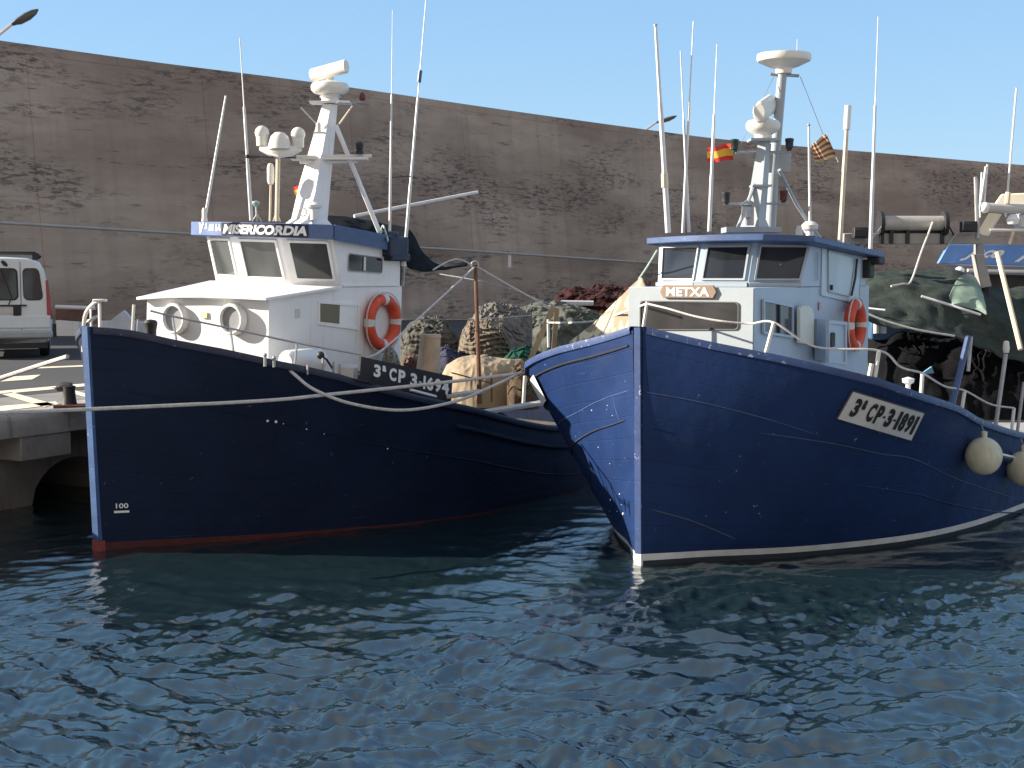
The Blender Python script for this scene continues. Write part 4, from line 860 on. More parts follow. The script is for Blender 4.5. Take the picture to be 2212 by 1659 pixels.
bumpn(n, bs, noise_n(n, mapping(n, uv, (1.3, 7.5, 1)), 1, 8, .7), .35, .03)
wallm = m
solo('sea_wall', mb, wallm, 'high weathered concrete breakwater wall running behind both boats', 'wall', ang=60)
def wallpt(x, z, off=1.0):          # point in front of the wall seen at picture column x
    for i in range(len(wl)-1):
        a, b = wl[i], wl[i+1]; xa = 1106+FD*a.x/a.y; xb = 1106+FD*b.x/b.y
        if xa <= x <= xb: t = (x-xa)/(xb-xa); p = a.lerp(b, t)+nrmW[i]*off; return V((p.x, p.y, z))
    return V((wl[-1].x, wl[-1].y, z))
def wp(x, y, off=1.0):
    b = wallpt(x, 0, off); return at(x, y, b.y)
mb = MB(); mb.tube([wp(x, interp(x, [(-300, 462), (0, 481), (405, 505), (960, 538), (1410, 568), (1700, 588)]), 2.4) for x in range(-290, 1700, 30)], .045, 8)
solo('service_pipe', mb, paint('pale_pipe', (.40, .37, .34), .7), 'long pale pipe fixed along the sea wall at mid height', 'pipe')
mb = MB(); a = wp(1098, 553, 2.4); b = wp(1104, 576, 2.4); mb.box((a+b)/2, (.12, .05, .48)); solo('wall_marker', mb, letw, 'small white upright marker below the pipe on the sea wall', 'marker')
# street lamps beyond the wall
def street_lamp(label, x0, y0, x1, y1, x2, y2, D, s=1.0):
    a, b, c = at(x0, y0, D), at(x1, y1, D), at(x2, y2, D); t = thing('street_lamp', label, 'street lamp', (a.x, a.y, 0), 'lamps beyond the sea wall')
    mb = MB(); mb.tube([V((a.x, a.y, 0)), V((a.x, a.y, a.z-.5)), a], [.11, .07, .06], 10); part('pole', mb, steel, t)
    mb = MB(); mb.tube([a, b], [.05*s, .04*s], 8); part('arm', mb, paint('lamp_arm_steel', (.5, .5, .5), .4, metal=.4), t)
    mb = MB(); ax = (c-b).normalized(); L = (c-b).length; sd_ = V((0, 1, 0)); up = ax.cross(sd_).normalized(); up = up if up.z > 0 else -up
    rows = []
    for q, h_, w_ in ((0, .05, .06), (.12, .07, .10), (.25, .11, .16), (.6, .12, .20), (.85, .08, .16), (1.0, .02, .05)):
        cc = b+ax*L*q; rows.append([cc+sd_*math.cos(k/10*2*math.pi)*w_*s+up*math.sin(k/10*2*math.pi)*h_*s*(.55 if math.sin(k/10*2*math.pi) > 0 else 1.0) for k in range(10)])
    bb = mb.grid(rows, True); mb.f.append([bb+k for k in range(10)]); mb.f.append([bb+50+k for k in range(10)]); part('lamp_head', mb, paint('dark_lamp_head', (.06, .07, .08), .4), t)
street_lamp('large grey street lamp head in the top left corner', -70, 128, 26, 52, 82, 20, 46, 1.3)
street_lamp('small street lamp rising behind the sea wall at the centre of the skyline', 1370, 298, 1418, 264, 1462, 250, 68, 1.2)

# ---------------------------------------------------------------- quay
q0 = onz(0, 895, ZQ); dirq = V((math.sin(math.radians(30.5)), math.cos(math.radians(30.5)), 0)); nq = V((dirq.y, -dirq.x, 0))
def Q(t, o, z): p = q0+dirq*t+nq*o; return V((p.x, p.y, z))
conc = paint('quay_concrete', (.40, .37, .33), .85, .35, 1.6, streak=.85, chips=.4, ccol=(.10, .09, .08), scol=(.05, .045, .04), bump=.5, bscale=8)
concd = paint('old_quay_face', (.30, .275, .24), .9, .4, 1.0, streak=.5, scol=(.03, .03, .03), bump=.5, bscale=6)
m, n, bs = newmat('asphalt'); co = nd(n, 'ShaderNodeTexCoord').outputs['Object']
c = mixc(n, ramp(n, noise_n(n, co, .35, 6), .3, .7), (.028, .028, .032), (.048, .047, .048)); n.links.new(mixc(n, mul(n, ramp(n, noise_n(n, co, 40, 3), .5, .7), .4), c, (.08, .078, .076)), bs.inputs['Base Color']); bs.inputs['Roughness'].default_value = .9; bumpn(n, bs, noise_n(n, co, 60, 3), .3, .01)
asph = m
mb = MB(); mb.poly([Q(-30, -1.9, ZQ), Q(120, -1.9, ZQ), Q(120, -60, ZQ), Q(-30, -60, ZQ)]); solo('quay_road', mb, asph, 'dark asphalt road on top of the quay', 'road', kind='structure')
mb = MB(); mb.poly([Q(-30, -.60, ZQ-.004), Q(120, -.60, ZQ-.004), Q(120, -2.0, ZQ-.004), Q(-30, -2.0, ZQ-.004)]); solo('quay_apron', mb, paint('apron_concrete', (.22, .205, .19), .9, .25, 1.5, bump=.4), 'grey concrete apron behind the quay edge', 'quay', kind='structure')
mb = MB()
sec = [(-.62, .0), (-.02, .0), (.03, -.04), (.05, -.1), (.05, -.30), (-.62, -.30)]
mb.loft([Q(-30, o, ZQ+z) for o, z in sec], [Q(120, o, ZQ+z) for o, z in sec]); 
solo('quay_coping', mb, conc, 'thick pale concrete edge beam of the quay', 'quay', kind='structure')
mb = MB(); per = 2.0; t0 = -14.0
hw = .76; zsp = -.15; zap = .56
def arch(x): return zsp+(zap-zsp)*math.sqrt(max(0, 1-(x/hw)**2))
tt = []
for b_ in range(24):
    c_ = 1.67+per*(b_-7); xs = [c_-per/2, c_-hw]+[c_-hw+2*hw*i/14 for i in range(15)]+[c_+hw, c_+per/2]
    for i, (xa, xb) in enumerate(zip(xs, xs[1:])):
        inside = 1 <= i <= len(xs)-3
        za = arch(xa-c_) if inside else -1.2; zb_ = arch(xb-c_) if inside else -1.2
        if i == 1 or i == len(xs)-3: continue
        mb.poly([Q(xa, -.6, za), Q(xb, -.6, zb_), Q(xb, -.6, ZQ-.29), Q(xa, -.6, ZQ-.29)])
        if inside: mb.poly([Q(xa, -.6, za), Q(xb, -.6, zb_), Q(xb, -3, zb_), Q(xa, -3, za)])
    for xx in (c_-hw, c_+hw): mb.poly([Q(xx, -.6, -1.2), Q(xx, -3, -1.2), Q(xx, -3, zsp), Q(xx, -.6, zsp)])
mb.poly([Q(-30, -3, -1.2), Q(60, -3, -1.2), Q(60, -3, ZQ-.01), Q(-30, -3, ZQ-.01)])
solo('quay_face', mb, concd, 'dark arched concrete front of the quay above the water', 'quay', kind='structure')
mb = MB()
for b_ in range(12):
    c_ = .67+per*(b_-5); mb.loft([Q(c_-.40, -.60, .69), Q(c_+.40, -.60, .69), Q(c_+.40, .03, .69), Q(c_-.40, .03, .69)], [Q(c_-.40, -.60, ZQ-.30), Q(c_+.40, -.60, ZQ-.30), Q(c_+.40, .03, ZQ-.30), Q(c_-.40, .03, ZQ-.30)])
solo('quay_corbels', mb, conc, 'concrete corbel blocks under the quay edge', 'quay', kind='structure', bev=.02)
pm_ = paint('worn_cream_road_paint', (.80, .70, .52), .8, .2, 3, chips=.3, ccol=(.2, .2, .2))
mb = MB()
def band_z(pts): mb.poly([(lambda p: V((p.x, p.y, ZQ+.006)))(onz(x, y, ZQ)) for x, y in pts])
band_z([(-300, 880), (-300, 872), (195, 828), (195, 834)]); band_z([(0, 851), (25, 848), (118, 874), (95, 880)]); band_z([(-200, 908), (-200, 898), (0, 878), (120, 868), (128, 874), (0, 889)]); band_z([(110, 838), (140, 837), (200, 856), (190, 860)])
band_z([(0, 825), (30, 814), (88, 810), (70, 820)]); band_z([(70, 797), (70, 794), (260, 786), (260, 789)])
solo('road_markings', mb, pm_, 'worn white parking lines painted on the quay', 'road marking', kind='structure')
# bollard
bc = onz(150, 880, ZQ); t = thing('mooring_bollard', 'black iron bollard with a hooked head on the quay edge', 'bollard', bc)
mb = MB(); mb.box(bc+V((.05, 0, .02)), (.42, .28, .04)); part('base_plate', mb, rust, t)
mb = MB(); mb.lathe([(.10, .03), (.085, .1), (.075, .22), (.085, .27), (.001, .30)], bc, n=16); mb.tube([bc+V((.03, 0, .26)), bc+V((-.06, 0, .27)), bc+V((-.15, 0, .245))], [.06, .06, .045], 10); part('bollard_post', mb, paint('black_iron', (.03, .028, .03), .5, .3, 8), t)

# low white wall and gable at the foot of the sea wall
mb = MB(); D = 38
def slab(pts, D, th=.25, m_=None):
    mb.loft([at(x, y, D) for x, y in pts], [at(x, y, D)+V((0, th, 0)) for x, y in pts])
slab([(124, 742), (172, 745), (170, 696), (120, 692)], 38); solo('low_wall', mb, white, 'short white wall block just right of the parked van', 'wall')
mb = MB(); slab([(217, 735), (288, 735), (288, 695), (266, 671), (238, 693), (217, 693)], 38); solo('gabled_wall', mb, paint('bluish_white', (.62, .66, .74), .6), 'small bluish white wall with a pointed gable top', 'wall')
mb = MB(); slab([(290, 735), (362, 740), (362, 694), (290, 694)], 38.3); solo('low_wall', mb, paint('bluish_white_wall', (.60, .64, .74), .6), 'low bluish white wall beside the gabled piece behind the navy bow', 'wall')
mb = MB(); slab([(120, 692), (210, 700), (210, 668), (120, 668)], 39.6, .15); o = solo('brick_kerb', mb, paint('faded_red_plaster', (.20, .12, .10), .9, .3, 3), 'faded reddish low parapet behind the short white wall', 'wall')
mb = MB(); mb.tube([at(120, 663, 39.2), at(205, 666, 39.2)], .06, 8); solo('white_rail', mb, white, 'white horizontal rail above the reddish parapet', 'rail')

# ---------------------------------------------------------------- van
VY = 27.8; vc = at(13, 775, VY); vc.z = ZQ
vf = V((-.33, .944, 0)).normalized(); vr = V((vf.y, -vf.x, 0)); MV = Matrix(((vr.x, vf.x, 0, vc.x), (vr.y, vf.y, 0, vc.y), (0, 0, 1, ZQ), (0, 0, 0, 1)))
van = thing('parked_van', 'small white van with twin rear doors and roof bars parked on the quay', 'van', M=MV)
vpaint = paint('van_white_paint', (.66, .70, .72), .3, .05, 2, bump=0, streak=.15, scol=(.3, .28, .25)); vgrey = paint('van_grey_bumper', (.36, .38, .40), .5, .1, 3)
def vsec(y, sx=1, top=1.0):
    P = [(.0, .30), (.80, .32), (.885, .45), (.90, .80), (.885, 1.05), (.83, 1.45), (.77, 1.75), (.68, 1.92*top), (.45, 2.0*top), (0, 2.02*top)]
    P = [(x*sx, z) for x, z in P]; return [(x, y, z) for x, z in P]+[(-x, y, z) for x, z in P[-2:0:-1]]
mb = MB(MV); rows = [vsec(y, sx, tp) for y, sx, tp in ((0, .97, .985), (.06, 1, 1), (2.6, 1, 1), (3.1, .98, .96), (3.12, .98, .96))]
bb = mb.grid(rows, True); nn = len(rows[0]); mb.f.append([bb+k for k in range(nn)][::-1]); mb.f.append([bb+4*nn+k for k in range(nn)])
mb.bx(-.82, .82, 3.0, 4.05, .32, 1.05); mb.loft([(-.80, 3.05, 1.05), (.80, 3.05, 1.05), (.80, 3.8, 1.05), (-.80, 3.8, 1.05)], [(-.72, 3.05, 1.85), (.72, 3.05, 1.85), (.72, 3.15, 1.85), (-.72, 3.15, 1.85)])
part('body', mb, vpaint, van, ang=50)
def vwin(pts, name='rear_window'):
    q = rquad(*[V((x, 0, z)) for x, z in pts], .16, asp=abs(pts[1][0]-pts[0][0])/abs(pts[3][1]-pts[0][1]))
    mb = MB(MV); mb.prism([(p.x, -.012, p.z) for p in q], (0, .02, 0)); f = part(name+'_seal', mb, black, van)
    c = V((sum(p.x for p in q)/len(q), 0, sum(p.z for p in q)/len(q))); mb = MB(MV); mb.poly([(c.x+(p.x-c.x)*.93, -.016, c.z+(p.z-c.z)*.93) for p in q]); part('pane', mb, glassV, f)
vwin([(.36, 1.16), (.74, 1.16), (.66, 1.80), (.35, 1.80)]); vwin([(-.74, 1.16), (.27, 1.16), (.26, 1.80), (-.64, 1.80)])
mb = MB(MV); mb.bx(.305, .317, -.006, .01, .52, 1.92); part('door_seam', mb, black, van)
mb = MB(MV); mb.bx(-.9, .9, -.10, .25, .40, .56); part('rear_bumper', mb, vgrey, van, bev=.04)
mb = MB(MV); mb.bx(-.8, .8, .0, .5, .20, .42); part('underside', mb, black, van)
mb = MB(MV); mb.bx(-.86, .86, -.03, .02, .60, .86); part('lower_door_panel', mb, vpaint, van, bev=.03)
for s_ in (-1, 1):
    mb = MB(MV); mb.loft([(s_*.80, -.02, .78), (s_*.905, .0, .78), (s_*.905, .16, .78), (s_*.80, .05, .78)], [(s_*.785, -.02, 1.56), (s_*.835, .0, 1.56), (s_*.835, .16, 1.56), (s_*.785, .05, 1.56)]); part('tail_light', mb, paint('tail_light_red', (.35, .05, .06), .3), van, bev=.01)
    for y_ in (.85, 3.4):
        mb = MB(MV); mb.lathe([(.001, -.11), (.20, -.11), (.29, -.09), (.31, 0), (.29, .09), (.20, .11), (.001, .11)], (s_*.74, y_, .31), axis=(1, 0, 0), n=24); wh = part('wheel', mb, black, van)
        mb = MB(MV); mb.lathe([(.001, 0), (.18, 0), (.19, .012), (.001, .03)], (s_*.74+s_*.10, y_, .31), axis=(s_, 0, 0), n=20); part('hub_cap', mb, steel, wh)
mb = MB(MV); mb.bx(-.5, .22, -.03, -.005, .90, 1.03); pl_ = part('number_plate', mb, paint('dull_plate', (.55, .53, .48), .6), van)
mb = MB(MV); mb.bx(-.6, .42, -.05, .0, 1.045, 1.075); part('plate_lamp_strip', mb, black, van, bev=.01); mb = MB(MV); mb.bx(.16, .30, -.05, .0, .86, 1.06); part('door_handle', mb, black, van, bev=.02)
mb = MB(MV); mb.tube([(.08, -.03, 1.08), (.14, -.05, 1.22), (-.05, -.04, 1.8)], .012, 5); part('wiper', mb, black, van)
mb = MB(MV); mb.lathe([(.001, 0), (.08, 0), (.07, .02), (.001, .02)], (.02, .0, 1.89), axis=(0, -1, 0), n=16, sc_=(.5, 1)); part('brake_light', mb, black, van)
for y_ in (.5, 2.2):
    mb = MB(MV); mb.tube([(-.72, y_, 2.02), (-.6, y_, 2.11), (.6, y_, 2.11), (.72, y_, 2.02)], .025, 6); mb.box((.62, y_, 2.04), (.12, .08, .12)); part('roof_bar', mb, black, van)
mb = MB(MV); mb.bx(.86, .97, .1, .25, .42, .68); part('mud_flap', mb, black, van)

# ---------------------------------------------------------------- nets, tarps, heaps
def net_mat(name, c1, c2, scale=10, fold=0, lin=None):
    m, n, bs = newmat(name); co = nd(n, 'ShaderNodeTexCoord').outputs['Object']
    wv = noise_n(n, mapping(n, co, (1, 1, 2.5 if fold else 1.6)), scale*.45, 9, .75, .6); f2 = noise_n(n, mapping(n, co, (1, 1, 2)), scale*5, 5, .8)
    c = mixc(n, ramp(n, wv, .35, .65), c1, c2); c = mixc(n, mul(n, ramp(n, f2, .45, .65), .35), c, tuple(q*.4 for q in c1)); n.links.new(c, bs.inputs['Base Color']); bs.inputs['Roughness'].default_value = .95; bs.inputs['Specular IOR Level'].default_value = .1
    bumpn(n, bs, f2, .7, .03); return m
def heap(name, label, cat, prof, Y, ybase, depth, mat, amp=.12, fr=1.6, layers=0, lay_amp=.06, group=None, seed=0):
    # lumpy pile whose top follows the given silhouette; standing on z of ybase
    zb_ = at(0, ybase, Y).z if Y < 21.5 else ZQ; n1, n2 = 110, 100; x0, x1 = prof[0][0], prof[-1][0]; rows = []
    for i in range(n1+1):
        x = x0+(x1-x0)*i/n1; yt = interp(x, prof); zt_ = at(x, yt, Y).z; X = at(x, yt, Y).x; h_ = max(zt_-zb_, .02); row = []
        e = math.sin(math.pi*min(1, max(0, i/n1)))**.35 if 0 < i < n1 else .05
        for j in range(n2+1):
            a = math.pi*j/n2; cy = -math.cos(a); sz = math.sin(a)**.55
            p = V((X, Y+cy*depth*.5*e, zb_+h_*sz))
            q = V((p.x*fr+seed, p.y*fr, p.z*fr)); d = noise.noise(q)*amp+noise.noise(q*3.1)*amp*.45+noise.noise(q*8)*amp*.08-abs(noise.noise(V((p.x*3.2+seed, p.y*3.2, p.z*.9))))*amp*.6-abs(noise.noise(V((p.x*10, p.y*10+seed, p.z*2.2))))*amp*.45+amp*.3
            nrm = V((0, cy, sz*.5)).normalized(); p += nrm*d
            if layers: p += V((0, 1, 0))*cy*lay_amp*(1-abs(math.sin((p.z+.15*noise.noise(V((p.x*2, seed, 0))))*layers)))*1.0
            row.append(p)
        rows.append(row)
    mb = MB(); mb.grid(rows); rg = random.Random(int(seed)+int(prof[0][0]))
    if 'net' in name:                 # loose float lines and mesh strands lying over the pile
        for _ in range(26):
            i, j = rg.uniform(4, n1-4), rg.uniform(n2*.05, n2*.5); di, dj = rg.choice(((.3, 2.2), (2.0, .3), (-2.0, .4), (1.2, 1.5), (-.6, 2.2))); P = []
            for k in range(rg.randint(8, 20)):
                a_, b_ = int(i), int(j)
                if not (1 < a_ < n1-1 and 0 <= b_ < n2-1): break
                P.append(rows[a_][b_].lerp(rows[a_+1][b_+1], .5)+V((0, -.02, .012))); i += di+rg.uniform(-.8, .8); j += dj+rg.uniform(-.6, .6); di += rg.uniform(-.3, .3)
            if len(P) > 4: mb.tube(smooth(P, 3), rg.uniform(.008, .022)*min(1, Y/22), 5)
    return solo(name, mb, mat, label, cat, group, ang=180)
heap('net_pile', 'tall grey draped net pile behind the rusty post', 'fishing net', [(985, 760), (1000, 735), (1020, 690), (1035, 668), (1070, 660), (1110, 672), (1150, 690), (1165, 715), (1168, 745), (1150, 790)], 27.0, 800, 2.6, net_mat('grey_net', (.16, .145, .13), (.27, .25, .225)), .16)
heap('net_pile', 'stack of beige folded netting in front of the grey draped pile', 'fishing net', [(985, 775), (1003, 715), (1015, 690), (1060, 692), (1085, 700), (1098, 730), (1105, 770), (1112, 790)], 25.2, 800, 1.6, net_mat('beige_net', (.15, .125, .10), (.27, .225, .175), 8, 1), .08, layers=36, lay_amp=.13, seed=5)
heap('net_pile', 'low olive grey net pile just right of the white wheelhouse', 'fishing net', [(860, 730), (880, 705), (920, 690), (960, 695), (990, 730), (1010, 760)], 26.2, 800, 2.4, net_mat('olive_grey_net', (.085, .083, .072), (.15, .143, .12)), .16, layers=34, lay_amp=.09, seed=9)
heap('net_pile', 'small violet blue net heap behind the bare funnel', 'fishing net', [(930, 790), (945, 758), (965, 748), (995, 765), (1030, 778), (1050, 792)], 24.4, 800, 1.2, net_mat('violet_net', (.05, .05, .085), (.085, .085, .13)), .08, seed=12)
heap('net_pile', 'wide dull green net pile under the timber frame', 'fishing net', [(1050, 770), (1075, 690), (1120, 665), (1180, 655), (1240, 668), (1300, 690), (1350, 720), (1380, 760)], 30.0, 790, 3.0, net_mat('dull_green_net', (.09, .095, .08), (.16, .17, .145), 7), .22, seed=15)
heap('net_pile', 'bright green net bundle low beside the blue bow', 'fishing net', [(1088, 775), (1105, 758), (1130, 752), (1160, 760), (1180, 775)], 24.0, 790, .9, net_mat('bright_green_net', (.015, .06, .045), (.03, .10, .075)), .06, seed=17)
heap('net_pile', 'dark maroon net pile with pale poles behind the camouflage tarp', 'fishing net', [(1185, 690), (1190, 660), (1205, 640), (1240, 625), (1290, 622), (1350, 618), (1420, 612), (1480, 640)], 34.0, 745, 3.0, net_mat('maroon_net', (.028, .013, .014), (.075, .032, .032), 8), .18, layers=14, lay_amp=.25, seed=21)
for i, (a, b, c, d, l_) in enumerate(((1212, 654, 1282, 655, 'upper pale pole lying on the maroon net pile'), (1195, 677, 1270, 678, 'lower pale pole lying on the maroon net pile'))):
    mb = MB(); mb.tube([at(a, b, 32.3), at(c, d, 32.3)], .06, 7); solo('pale_pole', mb, letw if i else greyp, l_, 'pole', 'poles on the maroon nets')
heap('net_pile', 'orange and white scraps of netting heaped low beside the funnel', 'fishing net', [(868, 790), (880, 770), (895, 768), (915, 780), (925, 800)], 19.2, 830, .6, net_mat('orange_net', (.16, .05, .035), (.26, .21, .18), 12), .05, seed=30)
# beige tarp on the aft deck of the left boat
heap('tarpaulin', 'sunlit beige tarpaulin draped over gear behind the rusty post', 'tarpaulin', [(952, 815), (965, 788), (990, 776), (1040, 770), (1090, 775), (1130, 780), (1150, 795)], 20.6, 872, 1.3, paint('beige_canvas', (.34, .265, .175), .85, .12, 3, bump=.4), .06, fr=1.2, seed=33)
mbt = MB()
heap('net_bundle', 'brown and black net bundle hanging at the right end of the beige tarpaulin', 'fishing net', [(1095, 840), (1105, 800), (1125, 785), (1150, 790), (1165, 830)], 20.0, 880, .8, net_mat('brown_net', (.05, .035, .025), (.16, .12, .085), 9), .08, layers=0, seed=36)
heap('net_bag', 'grey netting bag slumped against the cabin wall above the black number board', 'fishing net', [(826, 790), (832, 762), (845, 752), (858, 765), (868, 800)], 17.6, 822, .4, net_mat('light_grey_net', (.22, .22, .21), (.42, .42, .40), 14), .04, seed=38)
# dark awning behind the left wheelhouse
def cloth(name, label, rows_px, mat, amp=.05, fr=2.0, seed=0, cat='tarpaulin', nx=30, thick=.02):
    R_ = []
    for row in rows_px:
        P = [at(*p) for p in row]; P = smooth(P, 12); R_.append(P)
    n0 = len(R_[0]); cols = []
    for j in range(n0): cols.append(smooth([r[j] for r in R_], 8))
    rows = []
    for i in range(len(cols[0])):
        rows.append([c_[i]+V((0, -.6, .8)).normalized()*(noise.noise(c_[i]*fr+V((seed, 0, 0)))*amp+noise.noise(c_[i]*fr*3.3)*amp*.5) for c_ in cols])
    mb = MB(); mb.grid(rows); o = solo(name, mb, mat, label, cat, ang=60); m_ = o.modifiers.new('thickness', 'SOLIDIFY'); m_.thickness = thick; return o
dk = net_mat('black_shade_net', (.010, .013, .018), (.022, .027, .034), 9)
cloth('shade_awning', 'black shade net bunched behind the left wheelhouse roof and tapering toward the rusty post',
      [[(700, 470, 18.9), (760, 470, 19.0), (830, 485, 19.1), (885, 500, 19.0), (915, 545, 19.2), (955, 572, 19.4), (1010, 568, 19.5)],
       [(700, 482, 18.7), (760, 485, 18.7), (830, 510, 18.8), (885, 530, 18.7), (910, 565, 18.9), (950, 576, 19.2), (1010, 570, 19.45)],
       [(705, 500, 18.6), (765, 505, 18.6), (830, 540, 18.6), (880, 575, 18.6), (905, 580, 18.8), (945, 582, 19.1), (1010, 573, 19.4)]], dk, .05)
# camouflage tarp on the right boat's foredeck
m, n, bs = newmat('camouflage_canvas'); co = nd(n, 'ShaderNodeTexCoord').outputs['Object']
f = noise_n(n, mapping(n, co, (1, 1, 1), (4.1, 2, 1)), 3.0, 1.5, .4, .8); c = mixc(n, ramp(n, f, .45, .47), (.60, .52, .34), (.26, .20, .135)); f3 = noise_n(n, mapping(n, co, (1, 1, 1), (0, 7, 3)), 2.1, 1, .4, .5)
c = mixc(n, ramp(n, f3, .58, .60), c, (.36, .32, .25)); n.links.new(c, bs.inputs['Base Color']); bs.inputs['Roughness'].default_value = .8
cloth('camouflage_tarp', 'yellow and brown camouflage tarp stretched up beside the METXA cabin', [[(1228, 740, 17.3), (1290, 690, 17.0), (1340, 640, 16.6), (1385, 598, 16.3)],
      [(1260, 760, 16.9), (1310, 730, 16.5), (1355, 700, 16.1), (1398, 640, 15.9)], [(1290, 780, 16.6), (1330, 770, 16.2), (1375, 760, 15.8), (1402, 730, 15.6)]], m, .02, 1.2)
# green net awning over the right boat's aft deck
gn = net_mat('dark_green_net', (.030, .040, .036), (.075, .092, .082), 7)
YA = 18.6
cloth('net_awning', 'dark green net spread as an awning over the aft deck of the METXA boat',
      [[(1850, 600, 20.4), (1900, 588, 20.4), (1980, 580, 20.3), (2060, 582, 20.2), (2120, 600, 20.2), (2170, 620, 20.2), (2260, 610, 20.3), (2400, 600, 20.3)],
       [(1850, 630, 19.3), (1900, 618, 19.3), (1980, 622, 19.2), (2060, 640, 19.1), (2120, 660, 19.0), (2170, 690, 19.0), (2260, 700, 19.2), (2400, 700, 19.3)],
       [(1855, 668, 18.6), (1910, 672, 18.6), (1980, 690, 18.5), (2060, 712, 18.5), (2120, 735, 18.6), (2170, 755, 18.6), (2260, 770, 18.7), (2400, 770, 18.8)],
       [(1856, 682, 18.45), (1910, 695, 18.4), (1980, 715, 18.35), (2060, 727, 18.35), (2120, 757, 18.4), (2170, 772, 18.5), (2260, 790, 18.6), (2400, 790, 18.7)]], gn, .10, 1.6, 3, 'fishing net')
rope('white rope edge of the dark green awning', [at(1862, 672, 18.35), at(1910, 692, 18.3), at(1980, 712, 18.25), at(2062, 726, 18.25)], .014)
rope('upper white line lying on the green net awning', [at(1990, 640, 18.8), at(2040, 655, 18.75), at(2080, 668, 18.7), at(2118, 680, 18.7)], .018, letw)
rope('short white line at the left edge of the green net awning', [at(1860, 663, 18.55), at(1885, 667, 18.5), at(1912, 670, 18.45)], .014, letw)
cloth('green_sheet', 'pale translucent green sheet lifted on top of the dark green awning', [[(2050, 640, 19.0), (2070, 600, 19.4), (2100, 592, 19.6), (2120, 620, 19.4)], [(2055, 655, 18.9), (2080, 640, 19.0), (2105, 640, 19.0), (2130, 665, 18.8)], [(2060, 658, 18.8), (2085, 662, 18.8), (2110, 668, 18.8), (2132, 678, 18.7)]], paint('pale_green_sheet', (.22, .30, .24), .6, .5, 3), .04)
heap('net_heap', 'net heap coloured black as the shade filling the aft deck of the METXA boat', 'fishing net', [(1866, 740), (1880, 700), (1930, 700), (2010, 715), (2090, 730), (2150, 740), (2230, 750), (2330, 750)], 20.4, 890, 2.2, net_mat('shade_black_deck_net', (.006, .007, .009), (.016, .016, .018)), .10, seed=44)  # netting coloured near black to carry the deep shade under the awning
mb = MB(); mb.box(at(1935, 702, 20.0), (.75, .2, .42)); solo('blue_tub', mb, paint('blue_tub_plastic', (.05, .11, .20), .5), 'dull blue tub half hidden under the green awning', 'tub', bev=.03)
for x, l_ in ((1893, 'left of two cream bottles standing under the green awning'), (1908, 'right of two cream bottles standing under the green awning')):
    mb = MB(); c_ = at(x, 720, 18.9); mb.lathe([(.001, 0), (.04, 0), (.042, .22), (.03, .26), (.02, .28), (.001, .29)], c_, n=14); solo('cream_bottle', mb, plastic, l_, 'bottle', 'cream bottles under the awning')
mb = MB(); mb.tube(smooth([at(1885, 690, 18.8), at(1880, 672, 18.8), at(1895, 672, 18.8), at(1905, 684, 18.8)], 6), .03, 8); solo('yellow_float', mb, paint('pale_yellow', (.75, .66, .30), .5), 'pale yellow bent float under the left end of the awning', 'float')
mb = MB(); mb.ball(at(1868, 789, 17.9), .045, 10, 1.5); solo('yellow_buoy', mb, paint('yellow_buoy', (.62, .55, .12), .5), 'small yellow buoy at the foot of the first white rail post', 'float')
mb = MB(); mb.prism([at(1990, 808, 19.2), at(2018, 806, 19.2), at(2013, 792, 19.2)], (0, .05, 0)); solo('blue_rag', mb, paint('light_blue_rag', (.2, .4, .6), .7), 'small light blue scrap among the black nets', 'rag')

# ---------------------------------------------------------------- third boat behind, at the right edge
YT = 26.0
bt = thing('fishing_boat', 'third boat behind at the right edge, with a blue visor board and cream radar mast', 'boat', at(2260, 700, YT))
def TB(pts, r, mat, name, n=8, flat=1): mb = MB(); mb.tube(pts, r, n, flat); return part(name, mb, mat, bt)
def Tp(x, y, dY=0): return at(x, y, YT+dY)
mb = MB(); c4 = [Tp(2027, 569), Tp(2420, 578, .8), Tp(2420, 530, .8), Tp(2050, 528)]; mb.loft(c4, [p+V((0, .12, 0)) for p in c4]); vb = part('visor_board', mb, paint('bright_blue_visor', (.13, .29, .68), .45, .12, 3), bt, bev=.01)
qv = quadmap(*c4)
for txt, u0, u1, v0, v1 in (('Jaco', .10, .33, .16, .90), ('Ari', .40, .62, .16, .90)):
    text_on(txt, lambda u, v: qv(u0+(u1-u0)*u, v0+(v1-v0)*v)+V((0, -.02, 0)), letw, vb, bold=.035, shear=.6)
mb = MB(); mb.loft([Tp(2050, 572, .15), Tp(2420, 580, .9), Tp(2420, 580, 3), Tp(2080, 572, 3)], [p+V((0, 0, -.0)) for p in (Tp(2060, 590, .3), Tp(2420, 600, 1.0), Tp(2420, 600, 3), Tp(2085, 592, 3))]); part('visor_underside', mb, paint('grey_lilac', (.35, .35, .42), .6), bt)
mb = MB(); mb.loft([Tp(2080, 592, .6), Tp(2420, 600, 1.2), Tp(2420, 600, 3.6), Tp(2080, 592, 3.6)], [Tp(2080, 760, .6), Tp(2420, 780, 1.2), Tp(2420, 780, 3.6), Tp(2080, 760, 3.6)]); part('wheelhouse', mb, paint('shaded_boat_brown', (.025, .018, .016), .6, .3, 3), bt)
TB([Tp(2090, 584, -.1), Tp(2300, 588, .3)], .03, plastic, 'hand_rail'); mb = MB(); mb.ball(Tp(2073, 584), .09, 10, .8); part('deck_lamp', mb, letw, bt)
mb = MB(); mb.loft([Tp(2055, 700, .2), Tp(2420, 710, .8), Tp(2420, 740, 3), Tp(2055, 730, 3)], [Tp(2055, 980, .2), Tp(2420, 990, .8), Tp(2420, 960, 3), Tp(2055, 950, 3)]); part('hull', mb, paint('dark_hull_behind', (.02, .03, .05), .5), bt)
